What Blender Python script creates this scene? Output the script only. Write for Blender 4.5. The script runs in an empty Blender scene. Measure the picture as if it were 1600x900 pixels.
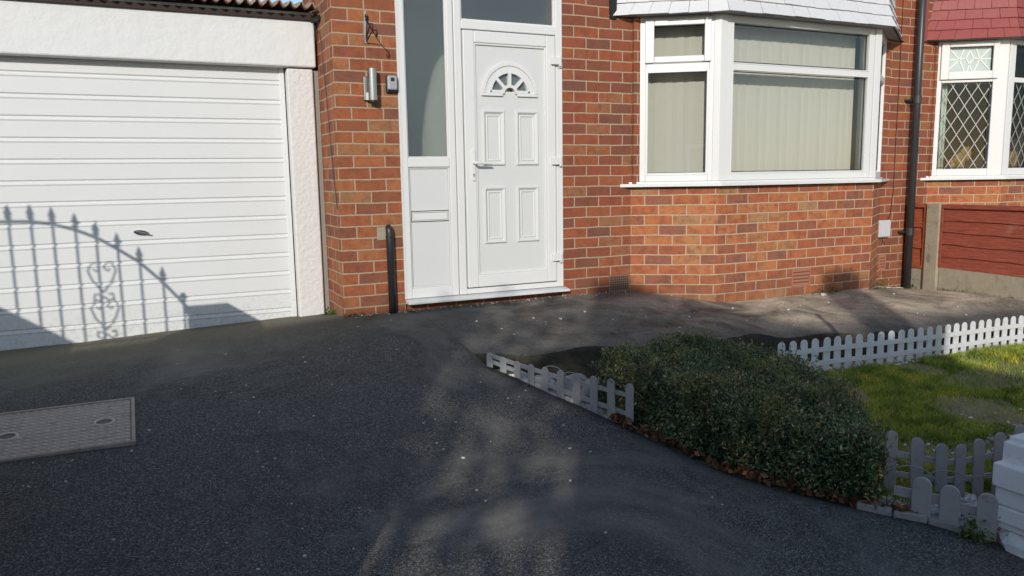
import bpy, bmesh, math, random
import numpy as np
from mathutils import Vector, noise as mnoise
R = math.radians
random.seed(7); rng = np.random.default_rng(7)
C = bpy.context.scene.collection
S = bpy.context.scene
H = 0.96                      # all heights below are written from eye level; H lifts them so the doorstep is at 0

# ---------------------------------------------------------------- camera, sky, sun, exposure
cam = bpy.data.cameras.new('camera'); co = bpy.data.objects.new('camera', cam); C.objects.link(co)
cam.sensor_width = 36; cam.lens = 1219.9/1600*36; cam.clip_end = 800; cam.clip_start = 0.05
yaw, pitch, roll = R(25.5686), R(8.0249), R(0.9172)
fwd = Vector((math.sin(yaw)*math.cos(pitch), math.cos(yaw)*math.cos(pitch), -math.sin(pitch)))
rt = Vector((math.cos(yaw), -math.sin(yaw), 0)); dn = fwd.cross(rt)
r2 = rt*math.cos(roll)+dn*math.sin(roll); d2 = -rt*math.sin(roll)+dn*math.cos(roll)
from mathutils import Matrix
co.matrix_world = Matrix(((r2.x, -d2.x, -fwd.x, 0), (r2.y, -d2.y, -fwd.y, -5.452), (r2.z, -d2.z, -fwd.z, H), (0, 0, 0, 1)))
S.camera = co
SUN_AZ, SUN_EL = R(33.0), R(20.6)      # light travels towards +x +y, down
w = bpy.data.worlds.new('World'); S.world = w; w.use_nodes = True
nt = w.node_tree; bg = nt.nodes['Background']
sky = nt.nodes.new('ShaderNodeTexSky'); sky.sky_type = 'NISHITA'; sky.sun_disc = False
sky.sun_elevation = SUN_EL; sky.sun_rotation = math.pi+SUN_AZ
sky.air_density = 1.0; sky.dust_density = 0.5; sky.ozone_density = 1.2
nt.links.new(sky.outputs[0], bg.inputs[0]); bg.inputs[1].default_value = 0.15
sl = bpy.data.lights.new('sun', 'SUN'); sl.energy = 3.35; sl.angle = R(0.42); sl.color = (1.0, 0.945, 0.865)
so = bpy.data.objects.new('sun', sl); C.objects.link(so)
ld = Vector((math.sin(SUN_AZ)*math.cos(SUN_EL), math.cos(SUN_AZ)*math.cos(SUN_EL), -math.sin(SUN_EL)))
so.rotation_euler = ld.to_track_quat('-Z', 'Y').to_euler(); so.location = (-8, -12, 9)
S.view_settings.view_transform = 'Standard'; S.view_settings.look = 'None'
S.view_settings.exposure = 0.0; S.view_settings.gamma = 1; S.view_settings.use_curve_mapping = False
S.render.resolution_x, S.render.resolution_y = 1024, 576
S.render.engine = 'CYCLES'
SX = math.tan(SUN_AZ); SZ = math.tan(SUN_EL)/math.cos(SUN_AZ)

# ---------------------------------------------------------------- node helpers
def newmat(name):
    m = bpy.data.materials.new(name); m.use_nodes = True
    n = m.node_tree.nodes; b = n['Principled BSDF']
    return m, m.node_tree, b
def N(t, typ, **kw):
    n = t.nodes.new(typ)
    for k, v in kw.items():
        if k in n.inputs.keys(): n.inputs[k].default_value = v
        else: setattr(n, k, v)
    return n
def L(t, a, b): t.links.new(a, b)
def ramp(t, stops, fac, mode='LINEAR'):
    r = t.nodes.new('ShaderNodeValToRGB'); r.color_ramp.interpolation = mode
    e = r.color_ramp.elements
    while len(e) < len(stops): e.new(0.5)
    for i, (p, c) in enumerate(stops):
        e[i].position = p; e[i].color = (*c, 1) if len(c) == 3 else c
    L(t, fac, r.inputs[0]); return r.outputs[0]
def mix(t, a, b, fac, mode='MIX'):
    m = t.nodes.new('ShaderNodeMix'); m.data_type = 'RGBA'; m.blend_type = mode
    for s, v in ((m.inputs[0], fac), (m.inputs[6], a), (m.inputs[7], b)):
        if hasattr(v, 'is_linked'): L(t, v, s)
        elif isinstance(v, (int, float)): s.default_value = v
        else: s.default_value = (*v, 1)
    return m.outputs[2]
def mth(t, op, a, b=0.0, c=0.0):
    m = t.nodes.new('ShaderNodeMath'); m.operation = op
    for i, v in enumerate((a, b, c)):
        if hasattr(v, 'is_linked'): L(t, v, m.inputs[i])
        else: m.inputs[i].default_value = v
    return m.outputs[0]
def pos(t): return t.nodes.new('ShaderNodeNewGeometry').outputs['Position']
def nz(t, vec, scale, detail=4, rough=0.55, dist=0.0):
    n = N(t, 'ShaderNodeTexNoise', Scale=scale, Detail=detail, Roughness=rough, Distortion=dist)
    L(t, vec, n.inputs['Vector']); return n.outputs['Fac']
def bump(t, b, h, dist, strength=1.0):
    k = N(t, 'ShaderNodeBump', Strength=strength, Distance=dist); L(t, h, k.inputs['Height'])
    L(t, k.outputs[0], b.inputs['Normal'])
def maprange(t, v, a, b, c=0.0, d=1.0):
    m = N(t, 'ShaderNodeMapRange'); L(t, v, m.inputs[0])
    for i, x in enumerate((a, b, c, d)): m.inputs[i+1].default_value = x
    return m.outputs[0]

def plain(name, col, rough=0.5, metal=0.0, var=0.0, vscale=6.0, bumpd=0.0, bscale=60.0, spec=0.5, dirt=None):
    m, t, b = newmat(name); p = pos(t)
    b.inputs['Roughness'].default_value = rough; b.inputs['Metallic'].default_value = metal
    b.inputs['Specular IOR Level'].default_value = spec
    c = col
    if var:
        n = nz(t, p, vscale, 6, 0.6)
        c = mix(t, tuple(x*(1-var) for x in col), tuple(min(1, x*(1+var)) for x in col), n)
    if dirt:
        dc, sc, lo, hi = dirt
        c = mix(t, c, dc, maprange(t, nz(t, p, sc, 8, 0.7), lo, hi))
    if hasattr(c, 'is_linked'): L(t, c, b.inputs['Base Color'])
    else: b.inputs['Base Color'].default_value = (*c, 1)
    if bumpd: bump(t, b, nz(t, p, bscale, 5, 0.6), bumpd)
    return m

def brick_mat(name, stops, mortar, bw=0.2275, rh=0.0825, ms=0.0062):
    m, t, b = newmat(name)
    uv = t.nodes.new('ShaderNodeUVMap').outputs[0]; p = pos(t)
    # wobble the courses slightly
    nv = N(t, 'ShaderNodeTexNoise', Scale=5.0, Detail=2.0); L(t, p, nv.inputs['Vector'])
    sub = N(t, 'ShaderNodeVectorMath', operation='SUBTRACT'); L(t, nv.outputs['Color'], sub.inputs[0]); sub.inputs[1].default_value = (.5, .5, .5)
    sc = N(t, 'ShaderNodeVectorMath', operation='SCALE'); L(t, sub.outputs[0], sc.inputs[0]); sc.inputs['Scale'].default_value = 0.012
    nv2 = N(t, 'ShaderNodeTexNoise', Scale=70.0, Detail=3.0); L(t, p, nv2.inputs['Vector'])
    sub2 = N(t, 'ShaderNodeVectorMath', operation='SUBTRACT'); L(t, nv2.outputs['Color'], sub2.inputs[0]); sub2.inputs[1].default_value = (.5, .5, .5)
    sc2 = N(t, 'ShaderNodeVectorMath', operation='SCALE'); L(t, sub2.outputs[0], sc2.inputs[0]); sc2.inputs['Scale'].default_value = 0.006
    ad = N(t, 'ShaderNodeVectorMath', operation='ADD'); L(t, uv, ad.inputs[0]); L(t, sc.outputs[0], ad.inputs[1])
    ad2 = N(t, 'ShaderNodeVectorMath', operation='ADD'); L(t, ad.outputs[0], ad2.inputs[0]); L(t, sc2.outputs[0], ad2.inputs[1])
    br = N(t, 'ShaderNodeTexBrick', Scale=1.0); br.offset = 0.5; br.offset_frequency = 2; br.squash = 1.0
    br.inputs['Brick Width'].default_value = bw; br.inputs['Row Height'].default_value = rh
    br.inputs['Mortar Size'].default_value = ms; br.inputs['Mortar Smooth'].default_value = 0.25; br.inputs['Bias'].default_value = 0.0
    br.inputs['Color1'].default_value = (0, 0, 0, 1); br.inputs['Color2'].default_value = (1, 1, 1, 1)
    L(t, ad2.outputs[0], br.inputs['Vector'])
    gray = mth(t, 'ADD', mth(t, 'MULTIPLY', br.outputs['Color'], 0.86), mth(t, 'MULTIPLY', mth(t, 'SUBTRACT', nz(t, p, 11, 5, 0.65, 0.4), 0.36), 0.75))
    base = ramp(t, stops, gray)
    # fired-face mottling
    n1 = nz(t, p, 16, 5, 0.65); n2 = nz(t, p, 90, 4, 0.7); n3 = nz(t, p, 4.0, 4, 0.6)
    base = mix(t, base, (0.13, 0.045, 0.03), maprange(t, n1, 0.45, 0.7, 0, 0.65))
    base = mix(t, base, (0.42, 0.15, 0.06), maprange(t, n3, 0.5, 0.75, 0, 0.3))
    base = mix(t, base, mix(t, base, (0.5, 0.5, 0.5), 1.0, 'MULTIPLY'), maprange(t, n2, 0.48, 0.8, 0, 0.6))
    base = mix(t, base, (0.62, 0.52, 0.44), maprange(t, nz(t, p, 23, 6, 0.8), 0.68, 0.78, 0, 0.45))
    mc = mix(t, tuple(x*0.72 for x in mortar), mortar, nz(t, p, 40, 5, 0.7))
    col = mix(t, base, mc, br.outputs['Fac'])
    # grime near the ground
    sx = N(t, 'ShaderNodeSeparateXYZ'); L(t, p, sx.inputs[0])
    low = mth(t, 'MULTIPLY', maprange(t, sx.outputs['Z'], 0.22, -0.05), maprange(t, nz(t, p, 7, 5, 0.7), 0.35, 0.7, 0.1, 0.9))
    col = mix(t, col, (0.11, 0.075, 0.05), mth(t, 'MULTIPLY', low, 0.6))
    L(t, col, b.inputs['Base Color']); b.inputs['Roughness'].default_value = 0.88; b.inputs['Specular IOR Level'].default_value = 0.25
    h = mth(t, 'SUBTRACT', mth(t, 'MULTIPLY', n2, 0.25), br.outputs['Fac'])
    bump(t, b, h, 0.006, 0.8)
    return m

def tarmac_mat(name):
    m, t, b = newmat(name); p = pos(t)
    s = N(t, 'ShaderNodeSeparateXYZ'); L(t, p, s.inputs[0]); X, Y = s.outputs['X'], s.outputs['Y']
    fine = N(t, 'ShaderNodeTexVoronoi', Scale=210.0); L(t, p, fine.inputs['Vector'])
    cellc = N(t, 'ShaderNodeSeparateColor'); L(t, fine.outputs['Color'], cellc.inputs[0])
    big = nz(t, p, 0.9, 5, 0.6, 0.4); mid = nz(t, p, 4.5, 6, 0.65); sm = nz(t, p, 60, 4, 0.7)
    c = ramp(t, [(0.0, (0.038, 0.037, 0.036)), (0.5, (0.098, 0.095, 0.09)), (0.88, (0.18, 0.174, 0.162)), (1.0, (0.34, 0.325, 0.30))], cellc.outputs[0])
    c = mix(t, c, (0.045, 0.044, 0.046), maprange(t, big, 0.46, 0.60, 0, 0.7))
    c = mix(t, c, mix(t, c, (0.34, 0.32, 0.28), 0.65), maprange(t, nz(t, p, 0.9, 6, 0.62, 0.5), 0.49, 0.64, 0, 0.8))
    c = mix(t, c, (0.05, 0.049, 0.05), maprange(t, mid, 0.55, 0.75, 0, 0.5))
    dn_ = N(t, 'ShaderNodeTexNoise', Scale=3.0, Detail=4.0); L(t, p, dn_.inputs['Vector'])
    va = N(t, 'ShaderNodeVectorMath', operation='MULTIPLY_ADD'); L(t, dn_.outputs['Color'], va.inputs[0]); va.inputs[1].default_value = (.5, .5, 0); L(t, p, va.inputs[2])
    vc = N(t, 'ShaderNodeTexVoronoi', Scale=0.75); vc.feature = 'DISTANCE_TO_EDGE'; L(t, va.outputs[0], vc.inputs['Vector'])
    crk = mth(t, 'MULTIPLY', maprange(t, vc.outputs['Distance'], 0.0045, 0.0015), maprange(t, nz(t, p, 0.8, 2), 0.5, 0.56))
    c = mix(t, c, (0.012, 0.012, 0.012), mth(t, 'MULTIPLY', crk, 0.25))
    # mossy, silty strip in front of the garage and the walls
    wob = mth(t, 'MULTIPLY', mth(t, 'SUBTRACT', nz(t, p, 2.2, 5, 0.6), 0.5), 1.2)
    gx = mth(t, 'ADD', Y, wob)
    moss = mth(t, 'MULTIPLY', maprange(t, gx, -0.95, 0.35), maprange(t, X, 2.2, 0.9))
    c = mix(t, c, mix(t, (0.29, 0.255, 0.165), (0.115, 0.107, 0.075), sm), mth(t, 'MULTIPLY', moss, 0.85))
    # older, paler surfacing of the path under the bay, with its sunlit right part painted in
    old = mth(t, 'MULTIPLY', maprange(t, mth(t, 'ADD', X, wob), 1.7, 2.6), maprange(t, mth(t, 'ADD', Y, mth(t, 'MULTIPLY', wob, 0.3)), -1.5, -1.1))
    oc = mix(t, (0.13, 0.12, 0.10), (0.56, 0.50, 0.42), maprange(t, nz(t, p, 1.8, 7, 0.7, 0.6), 0.36, 0.66))
    oc = mix(t, oc, (0.07, 0.065, 0.055), maprange(t, mid, 0.55, 0.78, 0, 0.7))
    oc = mix(t, oc, (0.09, 0.085, 0.073), maprange(t, nz(t, p, 110, 3, 0.7), 0.5, 0.75, 0, 0.7))
    oc = mix(t, oc, mix(t, oc, (0.42, 0.42, 0.42), 1.0, 'MULTIPLY'), maprange(t, cellc.outputs[2], 0.55, 1.0, 0, 0.8))
    oc = mix(t, mix(t, oc, (0.6, 0.6, 0.6), 1.0, 'MULTIPLY'), mix(t, oc, (1.65, 1.55, 1.38), 1.0, 'MULTIPLY'), maprange(t, mth(t, 'ADD', X, wob), 3.1, 4.4))  # sunlit patch put into the colour: paler to the right, darker to the left
    oc = mix(t, oc, (0.05, 0.047, 0.04), maprange(t, nz(t, p, 14, 6, 0.75), 0.56, 0.72, 0, 0.6))
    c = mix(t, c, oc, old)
    c = mix(t, c, (0.2, 0.12, 0.095), maprange(t, nz(t, p, 0.55, 3, 0.5), 0.68, 0.8, 0, 0.4))
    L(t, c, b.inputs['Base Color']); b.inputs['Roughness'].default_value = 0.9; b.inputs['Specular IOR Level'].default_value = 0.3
    h = mth(t, 'ADD', mth(t, 'MULTIPLY', cellc.outputs[1], 1.1), mth(t, 'ADD', sm, mth(t, 'MULTIPLY', mid, 2.0)))
    bump(t, b, h, 0.006, 1.0)
    return m

def island_mat(name, stops, rough=0.55, trans=0.0, spec=0.4):
    m, t, b = newmat(name)
    g = t.nodes.new('ShaderNodeNewGeometry')
    c = ramp(t, stops, g.outputs['Random Per Island'])
    p = g.outputs['Position']
    c = mix(t, c, mix(t, c, (0.45, 0.55, 0.5), 1.0, 'MULTIPLY'), maprange(t, nz(t, p, 7, 3), 0.45, 0.62))
    c = mix(t, c, mix(t, c, (1.7, 1.25, 0.9), 1.0, 'MULTIPLY'), maprange(t, nz(t, p, 4.5, 4), 0.52, 0.68))
    L(t, c, b.inputs['Base Color']); b.inputs['Roughness'].default_value = rough; b.inputs['Specular IOR Level'].default_value = spec
    if trans:
        tr = t.nodes.new('ShaderNodeBsdfTranslucent'); L(t, c, tr.inputs[0])
        mx = t.nodes.new('ShaderNodeMixShader'); mx.inputs[0].default_value = trans
        L(t, b.outputs[0], mx.inputs[1]); L(t, tr.outputs[0], mx.inputs[2]); L(t, mx.outputs[0], t.nodes['Material Output'].inputs[0])
    return m

def glass_mat(name, tint=(0.9, 0.94, 0.93), refl=1.0, rough=0.0, frost=0.0, dif=0.0):
    m, t, b = newmat(name); t.nodes.remove(b)
    tr = t.nodes.new('ShaderNodeBsdfTransparent'); tr.inputs[0].default_value = (*tint, 1)
    gl = t.nodes.new('ShaderNodeBsdfGlossy'); gl.inputs['Roughness'].default_value = rough
    fr = t.nodes.new('ShaderNodeFresnel'); gb = t.nodes.new('ShaderNodeNewGeometry')
    L(t, maprange(t, gb.outputs['Backfacing'], 0, 1, 1.52, 1/1.52), fr.inputs['IOR'])
    fac = mth(t, 'MULTIPLY', fr.outputs[0], refl)
    thru = tr.outputs[0]
    if frost:
        rf = t.nodes.new('ShaderNodeBsdfRefraction'); rf.inputs['IOR'].default_value = 1.04; rf.inputs['Roughness'].default_value = 0.55
        rf.inputs[0].default_value = (*tint, 1)
        p = pos(t); k = N(t, 'ShaderNodeBump', Strength=0.5, Distance=0.004); L(t, nz(t, p, 130, 3), k.inputs['Height'])
        L(t, k.outputs[0], gl.inputs['Normal'])
        mx0 = t.nodes.new('ShaderNodeMixShader'); mx0.inputs[0].default_value = frost
        L(t, tr.outputs[0], mx0.inputs[1]); L(t, rf.outputs[0], mx0.inputs[2]); thru = mx0.outputs[0]
        if dif:
            df = t.nodes.new('ShaderNodeBsdfDiffuse'); df.inputs[0].default_value = (0.36, 0.42, 0.47, 1)
            mx1 = t.nodes.new('ShaderNodeMixShader'); mx1.inputs[0].default_value = dif
            L(t, thru, mx1.inputs[1]); L(t, df.outputs[0], mx1.inputs[2]); thru = mx1.outputs[0]
    mx = t.nodes.new('ShaderNodeMixShader'); L(t, fac, mx.inputs[0]); L(t, thru, mx.inputs[1]); L(t, gl.outputs[0], mx.inputs[2])
    L(t, mx.outputs[0], t.nodes['Material Output'].inputs[0])
    return m

# ---------------------------------------------------------------- materials
BR = [(0.0, (0.177, 0.087, 0.060)), (0.12, (0.224, 0.088, 0.054)), (0.3, (0.266, 0.086, 0.044)), (0.52, (0.319, 0.100, 0.045)), (0.72, (0.349, 0.118, 0.049)), (0.88, (0.355, 0.148, 0.065)), (1.0, (0.266, 0.162, 0.083))]
BRD = [(0.0, (0.171, 0.081, 0.059)), (0.25, (0.219, 0.074, 0.044)), (0.55, (0.266, 0.074, 0.039)), (0.85, (0.313, 0.095, 0.042)), (1.0, (0.266, 0.139, 0.068))]
BRB = [(0.0, (0.224, 0.107, 0.078)), (0.18, (0.272, 0.107, 0.068)), (0.38, (0.338, 0.104, 0.053)), (0.6, (0.402, 0.128, 0.055)), (0.8, (0.450, 0.162, 0.066)), (1.0, (0.367, 0.203, 0.097))]
MOR = (0.464, 0.331, 0.220)
M_brick = brick_mat('red brick', BR, MOR)
M_brick_dk = brick_mat('dark red brick', BRD, MOR)
M_brick_bay = brick_mat('orange brick', BRB, (0.56, 0.385, 0.25))
M_upvc = plain('white plastic frame', (0.68, 0.68, 0.668), 0.32, var=0.02, vscale=3)
M_leaf_door = plain('white door skin', (0.615, 0.62, 0.608), 0.36, var=0.02, vscale=2)
M_gdoor = plain('white painted steel', (0.68, 0.69, 0.685), 0.42, var=0.04, vscale=2.5, bumpd=0.0006, bscale=9, dirt=((0.42, 0.40, 0.36), 30, 0.66, 0.78))
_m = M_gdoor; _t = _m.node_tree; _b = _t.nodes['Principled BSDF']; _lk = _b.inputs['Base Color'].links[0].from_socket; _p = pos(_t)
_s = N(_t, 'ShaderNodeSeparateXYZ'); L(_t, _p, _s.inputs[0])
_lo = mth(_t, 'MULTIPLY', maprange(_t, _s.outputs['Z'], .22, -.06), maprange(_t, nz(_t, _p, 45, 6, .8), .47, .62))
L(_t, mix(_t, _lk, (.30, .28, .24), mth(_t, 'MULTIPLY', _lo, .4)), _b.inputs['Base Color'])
M_render = plain('white masonry paint', (0.67, 0.665, 0.65), 0.75, var=0.05, vscale=3, bumpd=0.009, bscale=30, dirt=((0.55, 0.48, 0.42), 9, 0.66, 0.8))
M_lintel = plain('white painted concrete', (0.69, 0.695, 0.69), 0.7, var=0.04, vscale=3, bumpd=0.007, bscale=13, dirt=((0.5, 0.46, 0.42), 14, 0.70, 0.82))
M_grey_mortar = plain('grey mortar', (0.27, 0.25, 0.22), 0.9, var=0.2, vscale=20, bumpd=0.004)
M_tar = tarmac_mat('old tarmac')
M_soil = plain('dark soil', (0.045, 0.033, 0.022), 0.95, var=0.5, vscale=12, bumpd=0.03, bscale=25)
M_lawnsoil = plain('mossy soil', (0.26, 0.23, 0.11), 0.95, var=0.5, vscale=8, bumpd=0.02, bscale=25)
M_tile_w = plain('white painted tile', (0.62, 0.62, 0.63), 0.55, var=0.05, vscale=7, bumpd=0.004, bscale=35, dirt=((0.4, 0.38, 0.37), 22, 0.62, 0.75))
M_tile_r = plain('red painted tile', (0.27, 0.06, 0.052), 0.55, var=0.08, vscale=6, bumpd=0.003, bscale=30)
M_dark = plain('black iron', (0.012, 0.012, 0.013), 0.45, bumpd=0.002, bscale=80)
M_pipe = plain('dark grey plastic pipe', (0.035, 0.036, 0.04), 0.38, var=0.15, vscale=9)
M_post_pipe = plain('worn black pipe', (0.02, 0.021, 0.023), 0.4, dirt=((0.35, 0.33, 0.3), 45, 0.66, 0.75))
M_steel = plain('brushed steel', (0.42, 0.41, 0.40), 0.22, metal=1.0, var=0.05, vscale=30)
M_grey = plain('grey plastic', (0.34, 0.35, 0.37), 0.45)
M_blk = plain('black rubber', (0.015, 0.015, 0.017), 0.5)
M_box = plain('pale grey plastic box', (0.5, 0.53, 0.55), 0.4)
def wood(name, col):
    m, t, b = newmat(name); p = pos(t)
    mp = N(t, 'ShaderNodeMapping'); mp.inputs['Scale'].default_value = (20, 2.2, 34); L(t, p, mp.inputs['Vector'])
    g = nz(t, mp.outputs[0], 3.0, 7, 0.7, 0.6)
    c = mix(t, tuple(x*.45 for x in col), tuple(x*1.35 for x in col), maprange(t, g, .3, .7))
    c = mix(t, c, (0.36, 0.20, 0.14), maprange(t, nz(t, p, 5, 6, .7), .58, .75, 0, .5))
    L(t, c, b.inputs['Base Color']); b.inputs['Roughness'].default_value = .75
    bump(t, b, g, .006); return m
M_fence = wood('red stained timber', (0.31, 0.070, 0.040)); M_fence_sunlit = wood('sunlit stained timber', (0.38, 0.09, 0.036))  # second tone is the short panel's sunlit look put into the colour
M_conc = plain('weathered concrete', (0.33, 0.29, 0.21), 0.9, var=0.25, vscale=14, bumpd=0.004, bscale=70, dirt=((0.13, 0.12, 0.07), 9, 0.55, 0.75))
M_lip = plain('mossy broken path edge', (0.05, 0.045, 0.03), 0.95, var=0.6, vscale=16, bumpd=0.03, bscale=22)
M_kerb = plain('grey concrete edging', (0.27, 0.27, 0.26), 0.9, var=0.25, vscale=14, bumpd=0.005, bscale=60)
M_pick = plain('faded white plastic', (0.34, 0.34, 0.345), 0.5, var=0.06, vscale=8, dirt=((0.17, 0.165, 0.14), 24, 0.56, 0.74))
M_pick_y = plain('clean white plastic', (0.62, 0.62, 0.625), 0.45, var=0.05, vscale=8, dirt=((0.30, 0.29, 0.24), 24, 0.57, 0.74))
M_wire = plain('pale green coated wire', (0.26, 0.27, 0.25), 0.5)
M_stone = plain('white stone', (0.62, 0.59, 0.55), 0.8, var=0.2, vscale=30)
M_bould = plain('pale painted stone', (0.34, 0.34, 0.35), 0.8, var=0.06, vscale=6, bumpd=0.004, bscale=18)
M_blind = plain('cream blind fabric', (0.56, 0.535, 0.475), 0.9, var=0.02)
M_curtain = plain('pale curtain', (0.62, 0.68, 0.6), 0.9, var=0.05)
M_room = plain('room wall', (0.30, 0.29, 0.27), 0.9)
M_hall = plain('hall wall', (0.70, 0.70, 0.63), 0.9)
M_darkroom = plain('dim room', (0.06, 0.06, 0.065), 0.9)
M_wood = plain('light brown wood', (0.34, 0.19, 0.075), 0.6, var=0.3, vscale=25)
M_blue = plain('blue plastic', (0.03, 0.03, 0.42), 0.4)
M_lead = plain('grey lead strip', (0.34, 0.33, 0.30), 0.45, metal=0.3)
M_leadw = plain('pale lead strip', (0.75, 0.74, 0.68), 0.5)
M_opal = plain('pale stained glass', (0.45, 0.53, 0.52), 0.2, var=0.15, vscale=14)
M_glass = glass_mat('window glass', (0.945, 0.955, 0.945), 1.3)
M_glassN = glass_mat('leaded window glass', (0.85, 0.88, 0.87), 0.5)
M_frost = glass_mat('frosted glass', (0.93, 0.96, 0.94), 1.9, 0.22, 0.45, 0.07)
M_fan = glass_mat('dull patterned glass', (0.75, 0.8, 0.76), 1.0, 0.2, 0.5, 0.25)
M_cover = plain('rusty cast iron', (0.40, 0.32, 0.255), 0.6, var=0.25, vscale=8, bumpd=0.002, bscale=90, spec=0.5, dirt=((0.2, 0.17, 0.14), 14, 0.5, 0.7))
M_lug = plain('worn iron tread', (0.62, 0.52, 0.43), 0.5, var=0.15, vscale=10)
M_corr = plain('weathered corrugated sheet', (0.27, 0.16, 0.11), 0.85, var=0.3, vscale=9, bumpd=0.004, dirt=((0.3, 0.3, 0.27), 6, 0.5, 0.62))
M_twig = plain('dry twig', (0.20, 0.15, 0.09), 0.8)
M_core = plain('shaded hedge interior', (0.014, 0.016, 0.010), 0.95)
M_hedge = island_mat('hedge leaf', [(0.0, (0.024, 0.066, 0.038)), (0.4, (0.065, 0.13, 0.06)), (0.68, (0.15, 0.22, 0.09)), (0.88, (0.32, 0.34, 0.15)), (1.0, (0.55, 0.46, 0.28))], 0.5, 0.12)
M_tip = island_mat('young hedge leaf', [(0.0, (0.09, 0.14, 0.05)), (0.5, (0.20, 0.25, 0.09)), (0.85, (0.34, 0.33, 0.15)), (1.0, (0.52, 0.42, 0.25))], 0.6, 0.15)
M_grass = island_mat('grass blade', [(0.0, (0.19, 0.28, 0.028)), (0.5, (0.35, 0.45, 0.045)), (0.8, (0.50, 0.52, 0.08)), (1.0, (0.66, 0.54, 0.25))], 0.6, 0.3)
M_weed = island_mat('weed leaf', [(0.0, (0.05, 0.10, 0.02)), (0.7, (0.11, 0.17, 0.03)), (1.0, (0.24, 0.22, 0.05))], 0.6, 0.25)
M_brown = island_mat('dead leaf', [(0.0, (0.06, 0.03, 0.015)), (0.6, (0.16, 0.075, 0.035)), (1.0, (0.30, 0.17, 0.09))], 0.8, 0.1)
M_grav = island_mat('white gravel chip', [(0.0, (0.36, 0.33, 0.31)), (0.5, (0.62, 0.59, 0.56)), (1.0, (0.85, 0.83, 0.81))], 0.8)
M_roofp = plain('grey roof tile', (0.10, 0.085, 0.08), 0.8, var=0.2)
M_road = plain('street tarmac', (0.06, 0.06, 0.062), 0.9, var=0.2, vscale=3, bumpd=0.004, bscale=120)
M_pave = plain('pavement slab', (0.2, 0.19, 0.18), 0.9, var=0.15, vscale=3)

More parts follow.
